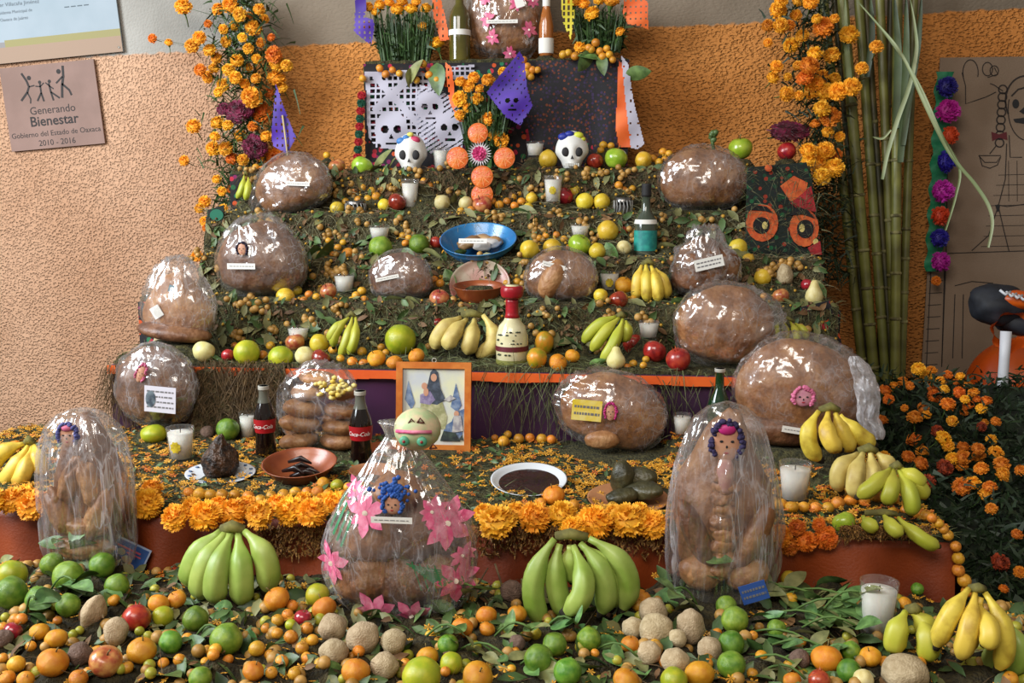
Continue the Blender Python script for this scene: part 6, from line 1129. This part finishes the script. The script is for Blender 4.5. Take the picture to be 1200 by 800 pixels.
# clusters of tejocotes on the top box
for x,y in [(445,80),(452,87),(460,82),(468,86),(496,75),(503,88),(488,94),(425,92),(512,94),(614,70),(618,78),(624,82),(622,90),(630,82),(617,86),(666,62),(674,66),(693,58),(698,50),(703,60),(711,57),(706,66),(714,64),(718,70),(683,66),(660,64),(690,56)]:
    p=P(x,y,3.70); r=random.uniform(4.2,5.4)*S(p); tag(ob('tejocote',FM['tej'],None,p,rv(),r),'small golden tejocote hanging at the edge of the highest box','fruit','tejocotes hanging from the highest box')
for (x,y,l,a_,v) in [(513,92,40,-85,0),(486,84,34,60,2),(480,92,26,-100,2),(686,72,34,-130,0),(706,76,26,-80,0),(748,86,34,10,0),(690,66,26,170,0)]: 
    o=leaf(x,y,l,a_,'BOX',v,Y=3.70); o['label']='green leaf hanging over the front of the highest box'; o['group']='leaves on the highest box'
blades('moss_strands',EMB_L,pm('dull_moss','3a3c24','6c6a48',60,.85),'dull moss strands over the orange eye embroidery','moss',3)
# corner bed foliage
L_=[]; xr=XR['T1'][1]
for i in range(9000):
    py=random.uniform(430,790); Y=bedY(min(py,700))+random.uniform(-.05,.15); px=random.uniform(1000,1235); top=P(px,py,Y)
    if top.x<xr+.02: continue
    z=max(.02,top.z-abs(random.gauss(.01,.05))); q_=Vector((top.x,top.y,z))
    L_.append((q_,rv()+Vector((0,-.2,.5)),random.uniform(.02,.055),random.uniform(.006,.014),.25))
for x,y,d in RB:
    b_=P(x,y,bedY(y)); L_.append((Vector((b_.x+random.uniform(-.04,.04),b_.y+.05,0.01)),Vector((b_.x,b_.y,b_.z))-Vector((b_.x+random.uniform(-.04,.04),b_.y+.05,.01)),max(.05,b_.z-.01),.006,0))
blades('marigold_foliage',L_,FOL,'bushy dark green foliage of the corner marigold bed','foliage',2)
# mound under the corner bed
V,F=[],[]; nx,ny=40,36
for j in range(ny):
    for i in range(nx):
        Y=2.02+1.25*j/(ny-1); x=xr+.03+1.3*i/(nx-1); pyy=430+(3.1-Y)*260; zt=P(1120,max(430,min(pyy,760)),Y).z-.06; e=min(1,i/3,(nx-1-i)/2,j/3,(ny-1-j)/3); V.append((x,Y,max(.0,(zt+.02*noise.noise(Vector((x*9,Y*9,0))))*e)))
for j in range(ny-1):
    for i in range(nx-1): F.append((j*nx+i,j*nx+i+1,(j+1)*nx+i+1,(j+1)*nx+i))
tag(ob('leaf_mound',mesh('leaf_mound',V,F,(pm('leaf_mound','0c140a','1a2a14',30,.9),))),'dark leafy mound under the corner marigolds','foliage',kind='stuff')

# ------------------------------------------------------------------ bedding of moss and straw on every step, shaped by what lies on it
SEED0=pm('brown_bud','3a2818','6e5030',200,.8); SEEDY0=pm('yellow_bud_small','a87c1c','c89c34',200,.7)
MOSS=pm('moss_bed','262612','55502c',60,.95,.9,160,lo=.35,hi=.65); PILE=pm('pile_litter','1e1a0c','443a1c',45,.95,.9,140,lo=.35,hi=.65)
STRAW=pm('dry_moss_strands','54523a','8a8462',60,.85,lo=.3,hi=.7); STRAW_G=pm('green_moss_strands','3a4226','70744a',60,.85,lo=.3,hi=.7); STRAW_B=pm('brown_straw','3c2c18','6a5232',60,.85,lo=.3,hi=.7)
NAMEBED={'F':'leaf and petal litter under the front fruit','T1':'green moss bed covering the lowest step','T2':'moss bed on the orange-edged step','T3':'moss bed under the footed clay bowl','T4':'moss bed under the blue bowl','T5':'moss bed on the step below the skulls','T6':'moss bed under the sugar skulls','BOX':'moss on the highest box'}
HF={}
for k,(y0,y1,z) in TIERS.items():
    x0,x1=XR[k]; st=.016 if k!='F' else .015; nx=int((x1-x0)/st); ny=max(6,int((y1-y0)/st)); xs=np.linspace(x0+.004,x1-.004,nx); ys=np.linspace(y0+.004,y1-.004,ny); X,Yg=np.meshgrid(xs,ys)
    z_=z if k!='F' else 0.40; base=(.006 if k!='F' else .035)+.007*np.random.rand(ny,nx)+(.016 if k not in('T1','BOX') else .006)*np.abs(np.array([[noise.noise(Vector((x*14,y*14,3.1))) for x in xs] for y in ys])); H=base.copy()
    for (bx,by,br,bz) in BED[k]:
        d=np.hypot(X-bx,Yg-by); hh=bz-z_+.006; H=np.maximum(H,np.minimum(hh,hh-(d-br*.75)*1.3))
    H=np.maximum(H,.004)
    if k=='F':
        for i_ in (0,): H[0,:]=.0
    HF[k]=(xs,ys,z_+H)
    V=np.stack([X.ravel(),Yg.ravel(),(z_+H).ravel()],1); F=[(j*nx+i,j*nx+i+1,(j+1)*nx+i+1,(j+1)*nx+i) for j in range(ny-1) for i in range(nx-1)]
    n0=len(V); V=list(map(tuple,V))
    for i in range(nx): V.append((xs[i],ys[0]-.001,z_+.001))
    F+=[(n0+i,n0+i+1,i+1,i) for i in range(nx-1)]
    tag(ob('moss_bed',mesh('moss_bed',V,F,(MOSS if k!='F' else PILE,))),NAMEBED[k],'moss',kind='stuff')
def busy(k,x,y,f=.9): return any((x-b_[0])**2+(y-b_[1])**2<(b_[2]*f)**2 for b_ in BED[k])
def hz(k,x,y):
    xs,ys,H=HF[k]; i=int(np.clip(np.searchsorted(xs,x),0,len(xs)-1)); j=int(np.clip(np.searchsorted(ys,y),0,len(ys)-1)); return float(H[j,i])
def strands(k,n,mat,label,l0=.03,l1=.08,wd=.0022):
    y0,y1,z=TIERS[k]; x0,x1=XR[k]; L_=[]
    for i in range(n):
        x=random.uniform(x0,x1); y=y0+(y1-y0)*random.random()**1.5
        if busy(k,x,y): continue
        zz=hz(k,x,y); d=rv(); d.z=abs(d.z)*.35; L_.append((Vector((x,y,zz+.002)),d,random.uniform(l0,l1),wd,random.uniform(.0,.5)))
    blades('moss_strands',L_,mat,label,'moss',3)
strands('T1',7000,STRAW_G,'green moss strands on the lowest step',.015,.05); strands('T2',2600,STRAW_G,'green moss strands among the bananas'); strands('T3',2200,STRAW_G,'moss strands around the footed clay bowl'); strands('T4',2000,STRAW,'dry moss strands around the blue bowl'); strands('T5',2000,STRAW,'dry moss strands below the skulls'); strands('T6',1600,STRAW_B,'brown straw around the skulls'); strands('F',2600,STRAW_B,'dry stalks in the front pile',.02,.08)
MOSS_L=pm('moss_slope','2a2814','5c5230',70,.95,1.0,150,lo=.35,hi=.65)
def talus(k,lo,pa,pb,depth,mat,label,nst,smat,slabel,leaves=0,nbud=0):
    y0=TIERS[k][0]; zt=TIERS[k][2]; zb=TIERS[lo][2]+.004; xa,xb=P(pa,EDGEPY[k],y0).x,P(pb,EDGEPY[k],y0).x; nx=int((xb-xa)/.014); nv=12; V,F=[],[]
    def sp(x,v):
        n=noise.noise(Vector((x*11,v*2.2,zt*7)))+.6*noise.noise(Vector((x*29,v*6,zt*3))); t_=min(1,v/.14); w_=max(0,(v-.1)/.9); return Vector((x+.006*noise.noise(Vector((x*40,v*9,1))),y0+.03-.05*t_-depth*w_**.8-.016*max(-.4,n)*(v>0),zt+.010+.012*n*(1-w_)-(zt-zb+.012)*w_**1.1))
    for j in range(nv):
        for i in range(nx): V.append(sp(xa+(xb-xa)*i/(nx-1),j/(nv-1)))
    for j in range(nv-1):
        for i in range(nx-1): F.append((j*nx+i,j*nx+i+1,(j+1)*nx+i+1,(j+1)*nx+i))
    tag(ob('moss_slope',mesh('moss_slope',V,F,(mat,))),label,'moss',kind='stuff')
    L_=[]
    for i in range(nst):
        x=random.uniform(xa,xb); p_=sp(x,random.random()*.95); L_.append((p_,Vector((random.gauss(0,.7),-.45,random.gauss(-.35,.5))),random.uniform(.02,.06),random.uniform(.0014,.003),random.uniform(.1,.7)))
    blades('moss_strands',L_,smat,slabel,'moss',3)
    return sp,xa,xb
def leaf_litter(pts,label,l0,l1,mat):
    Vs,Fs=[],[]
    for p_,nrm in pts:
        l=random.uniform(l0,l1); q_=(Vector(nrm)+rv(.7)).normalized().to_track_quat('Z','X').to_matrix()@Matrix.Rotation(random.uniform(0,6.28),3,'Z'); n0=len(Vs)
        for u,w_,z in ((0,.02,0),(.3,.2,.06),(.65,.2,.05),(1,.01,-.05)):
            for sg in (-1,0,1): Vs.append(Vector(p_)+q_@Vector((u*l-.5*l,sg*w_*l,z*l+abs(sg)*.05*l)))
        for i in range(3):
            for k in range(2): v0=n0+i*3+k; Fs.append((v0,v0+3,v0+4,v0+1))
    tag(ob('leaf_litter',mesh('leaf_litter',Vs,Fs,(mat,))),label,'leaves',kind='stuff')
def berry_heap(pts,label,mat,r0,r1):
    V0,F0=ico(2); Vs,Fs=[],[]; c=0
    for p_ in pts: r=random.uniform(r0,r1); Vs.append(V0*r+np.array(p_)); Fs+=[(a_+c,b_+c,d_+c) for a_,b_,d_ in F0]; c+=len(V0)
    tag(ob('loose_berries',mesh('loose_berries',np.concatenate(Vs),Fs,(mat,))),label,'berries',kind='stuff')
LIT_G=pm('litter_green','24381c','56703a',14,.5,lo=.3,hi=.7); LIT_O=pm('litter_olive','565a34','8a8656',14,.6,lo=.3,hi=.7); LIT_B=pm('litter_brown','4a3018','7c5a34',14,.7,lo=.3,hi=.7); BER=pm('loose_berry','8a6424','c09450',40,.5,lo=.35,hi=.65)
for k,lo,pa,pb,dp,sm,where in (('T6','T5',285,880,.035,STRAW_B,'under the skulls'),('T5','T4',246,872,.04,STRAW,'behind the blue bowl'),('T4','T3',240,962,.045,STRAW,'behind the clay bowl'),('T3','T2',205,980,.05,STRAW_G,'behind the bananas and cream bottle')):
    sp,xa,xb=talus(k,lo,pa,pb,dp,MOSS_L,'mossy slope '+where,2600,sm,'loose moss strands '+where)
    def pk(n): return [(sp(random.uniform(xa,xb),random.random()*.9)+Vector((0,-.006,.003)),(0,-1,.5)) for _ in range(n)]
    leaf_litter(pk(70),'olive leaves caught in the moss '+where,.03,.06,LIT_O); leaf_litter(pk(90),'green leaves caught in the moss '+where,.025,.06,LIT_G); leaf_litter(pk(110),'brown dry leaves caught in the moss '+where,.015,.04,LIT_B)
    bp=[]
    for c_ in range(34):
        c0,_=pk(1)[0]
        for q_ in range(random.randint(2,7)): bp.append(c0+Vector((random.gauss(0,.018),random.uniform(-.006,.006),random.gauss(0,.012))))
    berry_heap(bp,'loose small golden berries in the moss '+where,BER,.008,.0125); berry_heap([p_ for p_,_ in pk(420)],'tiny brown buds in the moss '+where,SEED0,.002,.005)
    fl=[p_ for p_,_ in pk(90)]; berry_heap(fl,'tiny yellow buds in the moss '+where,SEEDY0,.003,.006)
sp,xa,xb=talus('T2','T1',236,338,.07,MOSS_L,'mossy straw slope left of the bread rolls',1500,STRAW_B,'long dry straw left of the bread rolls')
def hanging(k,lo,ranges,n,mat,label,lmax=1.0,out=.03):
    y0=TIERS[k][0]; ztop=TIERS[k][2]; zb=TIERS[lo][2]; L_=[]
    for i in range(n):
        a_,b_=random.choice(ranges); px=random.uniform(a_,b_); x=P(px,EDGEPY[k],y0).x; l=(ztop-zb)*random.uniform(.25,lmax); L_.append((Vector((x,y0-.008-random.random()*out,ztop+random.uniform(-.6,.1)*(ztop-zb)*.9+.01)),Vector((random.gauss(0,.5),-.25,-1)),l*.8,random.uniform(.0015,.003),.2))
    blades('hanging_moss',L_,mat,label,'moss',3)
hanging('T2','T1',[(235,340),(250,330),(240,345),(130,180)],1500,STRAW_B,'thick dry straw hanging over the left purple cloth',1.0,.05); hanging('T2','T1',[(640,680),(720,800),(780,1000),(555,660)],420,STRAW_G,'wispy moss hanging over the right purple cloth',.8)
# dark berries / buds: small seed heads sprinkled over moss (uncountable)
def sprinkle(k,n,mat,label,r0,r1,pxr=None,flat=1.0,front_only=False,sub=1):
    y0,y1,z=TIERS[k]; x0,x1=XR[k]; V0,F0=ico(sub); Vs,Fs=[],[]; c=0
    for i in range(n):
        x=random.uniform(x0,x1); y=y0+(y1-y0)*random.random()
        if busy(k,x,y): continue
        zz=hz(k,x,y); r=random.uniform(r0,r1); W=V0*np.array([r,r,r*flat])+np.array([x,y,zz+r*.4]); Vs.append(W); Fs+=[(a_+c,b_+c,d_+c) for a_,b_,d_ in F0]; c+=len(V0)
    tag(ob('seed_heads',mesh('seed_heads',np.concatenate(Vs),Fs,(mat,))),label,'seeds',kind='stuff')
SEED=pm('brown_seed','4a3420','7a5c38',200,.8); SEEDY=pm('yellow_bud','a87c1c','c89c34',200,.7)
for k,lab in (('T6','around the skulls'),('T5','below the skulls'),('T4','around the blue bowl'),('T3','around the clay bowl')): sprinkle(k,500,SEED,'tiny brown buds scattered '+lab,.0025,.005); sprinkle(k,260,SEEDY,'tiny yellow buds scattered '+lab,.003,.006)
# small loose field flowers on the lowest step and floor
def florets(k,n,mat,label,r0,r1,dens,z_off=.006):
    y0,y1,z=TIERS[k]; x0,x1=XR[k]; Vs,Fs=[],[]
    i=0
    while i<n:
        x=random.uniform(x0,x1); y=random.uniform(y0+.01,y1-.01)
        if random.random()>dens(x,y) or busy(k,x,y,1.0): i+=.2; continue
        i+=1; r=random.uniform(r0,r1); zz=hz(k,x,y)+z_off; m_=Euler((random.uniform(-.7,.5),random.uniform(-.5,.5),random.uniform(0,6))).to_matrix(); n0=len(Vs); Vs.append(Vector((x,y,zz+.003)))
        for q_ in range(6):
            a_=math.pi*q_/3
            for da,rr,zz2 in ((-.32,.75,.15),(.0,1.0,.3),(.32,.75,.15)): Vs.append(Vector((x,y,zz))+m_@Vector((r*rr*math.cos(a_+da),r*rr*math.sin(a_+da),r*zz2)))
            b_=n0+1+q_*3; Fs+=[(n0,b_,b_+1),(n0,b_+1,b_+2)]
    tag(ob('field_flowers',mesh('field_flowers',Vs,Fs,(mat,),smooth=False)),label,'flowers',kind='stuff')
FY=pm('field_flower_yellow','b87c0c','dca22c',120,.7); FO=pm('field_flower_orange','b8580c','d07c1c',120,.7)
xm=P(600,560,2.3).x
florets('T1',3600,FY,'small yellow field flowers strewn over the lowest step',.006,.012,lambda x,y:.15+.85*(x>xm-.03)*(.5+.5*(noise.noise(Vector((x*5,y*5,0)))>-.1))+.5*(x<P(330,560,2.3).x)); florets('T1',1100,FO,'small orange field flowers strewn over the lowest step',.006,.012,lambda x,y:.3+.6*(x>P(780,560,2.3).x))
florets('F',900,FY,'small yellow petals strewn through the front pile',.006,.012,lambda x,y:1.0)
# dried flower heads drooping under the front marigold row
L_=[]
for i in range(2200):
    px=random.choice((random.uniform(300,385),random.uniform(555,785),random.uniform(555,785),random.uniform(985,1090))); p0=P(px,616+random.random()**1.6*34*(1 if px<800 else .4),1.975); L_.append((p0,rv()+Vector((0,-.3,-.7)),random.uniform(.006,.016),random.uniform(.004,.008),.2))
blades('dried_petals',L_,pm('dried_flower','4a2c14','a87c3c',300,.8),'dried petals drooping under the front marigold row','petals',2)
def fp(n):
    out=[]
    while len(out)<n:
        x=random.uniform(*XR['F']); y=random.uniform(1.44,1.96)
        if not busy('F',x,y,.8): out.append((Vector((x,y,hz('F',x,y)+.006)),(0,-.5,1)))
    return out
leaf_litter(fp(650),'small green leaves filling the front pile',.025,.06,LIT_G); leaf_litter(fp(340),'olive leaves filling the front pile',.02,.05,LIT_O); leaf_litter(fp(260),'brown dry leaves in the front pile',.015,.04,LIT_B)
berry_heap([p_ for p_,_ in fp(430)],'tiny golden berries filling the front pile',BER,.008,.013)
berry_heap([p_ for p_,_ in fp(240)],'tiny yellow green berries filling the front pile',pm('loose_green_berry','8a8a20','b0a83c',40,.45),.008,.012)
def t1p(n,f=lambda x,y:True):
    out=[]
    while len(out)<n:
        x=random.uniform(*XR['T1']); y=random.uniform(2.02,2.68)
        if not busy('T1',x,y) and f(x,y): out.append((Vector((x,y,hz('T1',x,y)+.004)),(0,-.4,1)))
    return out
leaf_litter(t1p(700),'tiny green leaves in the moss of the lowest step',.012,.03,LIT_G); leaf_litter(t1p(300),'tiny brown leaves in the moss of the lowest step',.01,.025,LIT_B)
# a few dry twigs
TW=pm('dry_twig','5c4a34','7c684a',30,.85)
for i,(a_,b_,Ya,Yb) in enumerate([((545,720),(572,665),1.86,1.9),((580,660),(593,708),1.9,1.88),((985,745),(1040,690),1.8,1.82),((640,730),(692,752),1.8,1.78),((1035,760),(1056,740),1.75,1.76),((395,668),(440,676),1.76,1.77),((1085,760),(1130,720),1.72,1.74),((790,772),(840,790),1.72,1.7)]):
    A,B=P(*a_,Ya),P(*b_,Yb); tag(ob('twig',mesh('twig',*tube([A,(A+B)/2+Vector((0,0,.008)),B],[.0022,.002,.0014],5),(TW,))),'thin dry twig lying across the front offerings','twig','dry twigs on the front offerings')
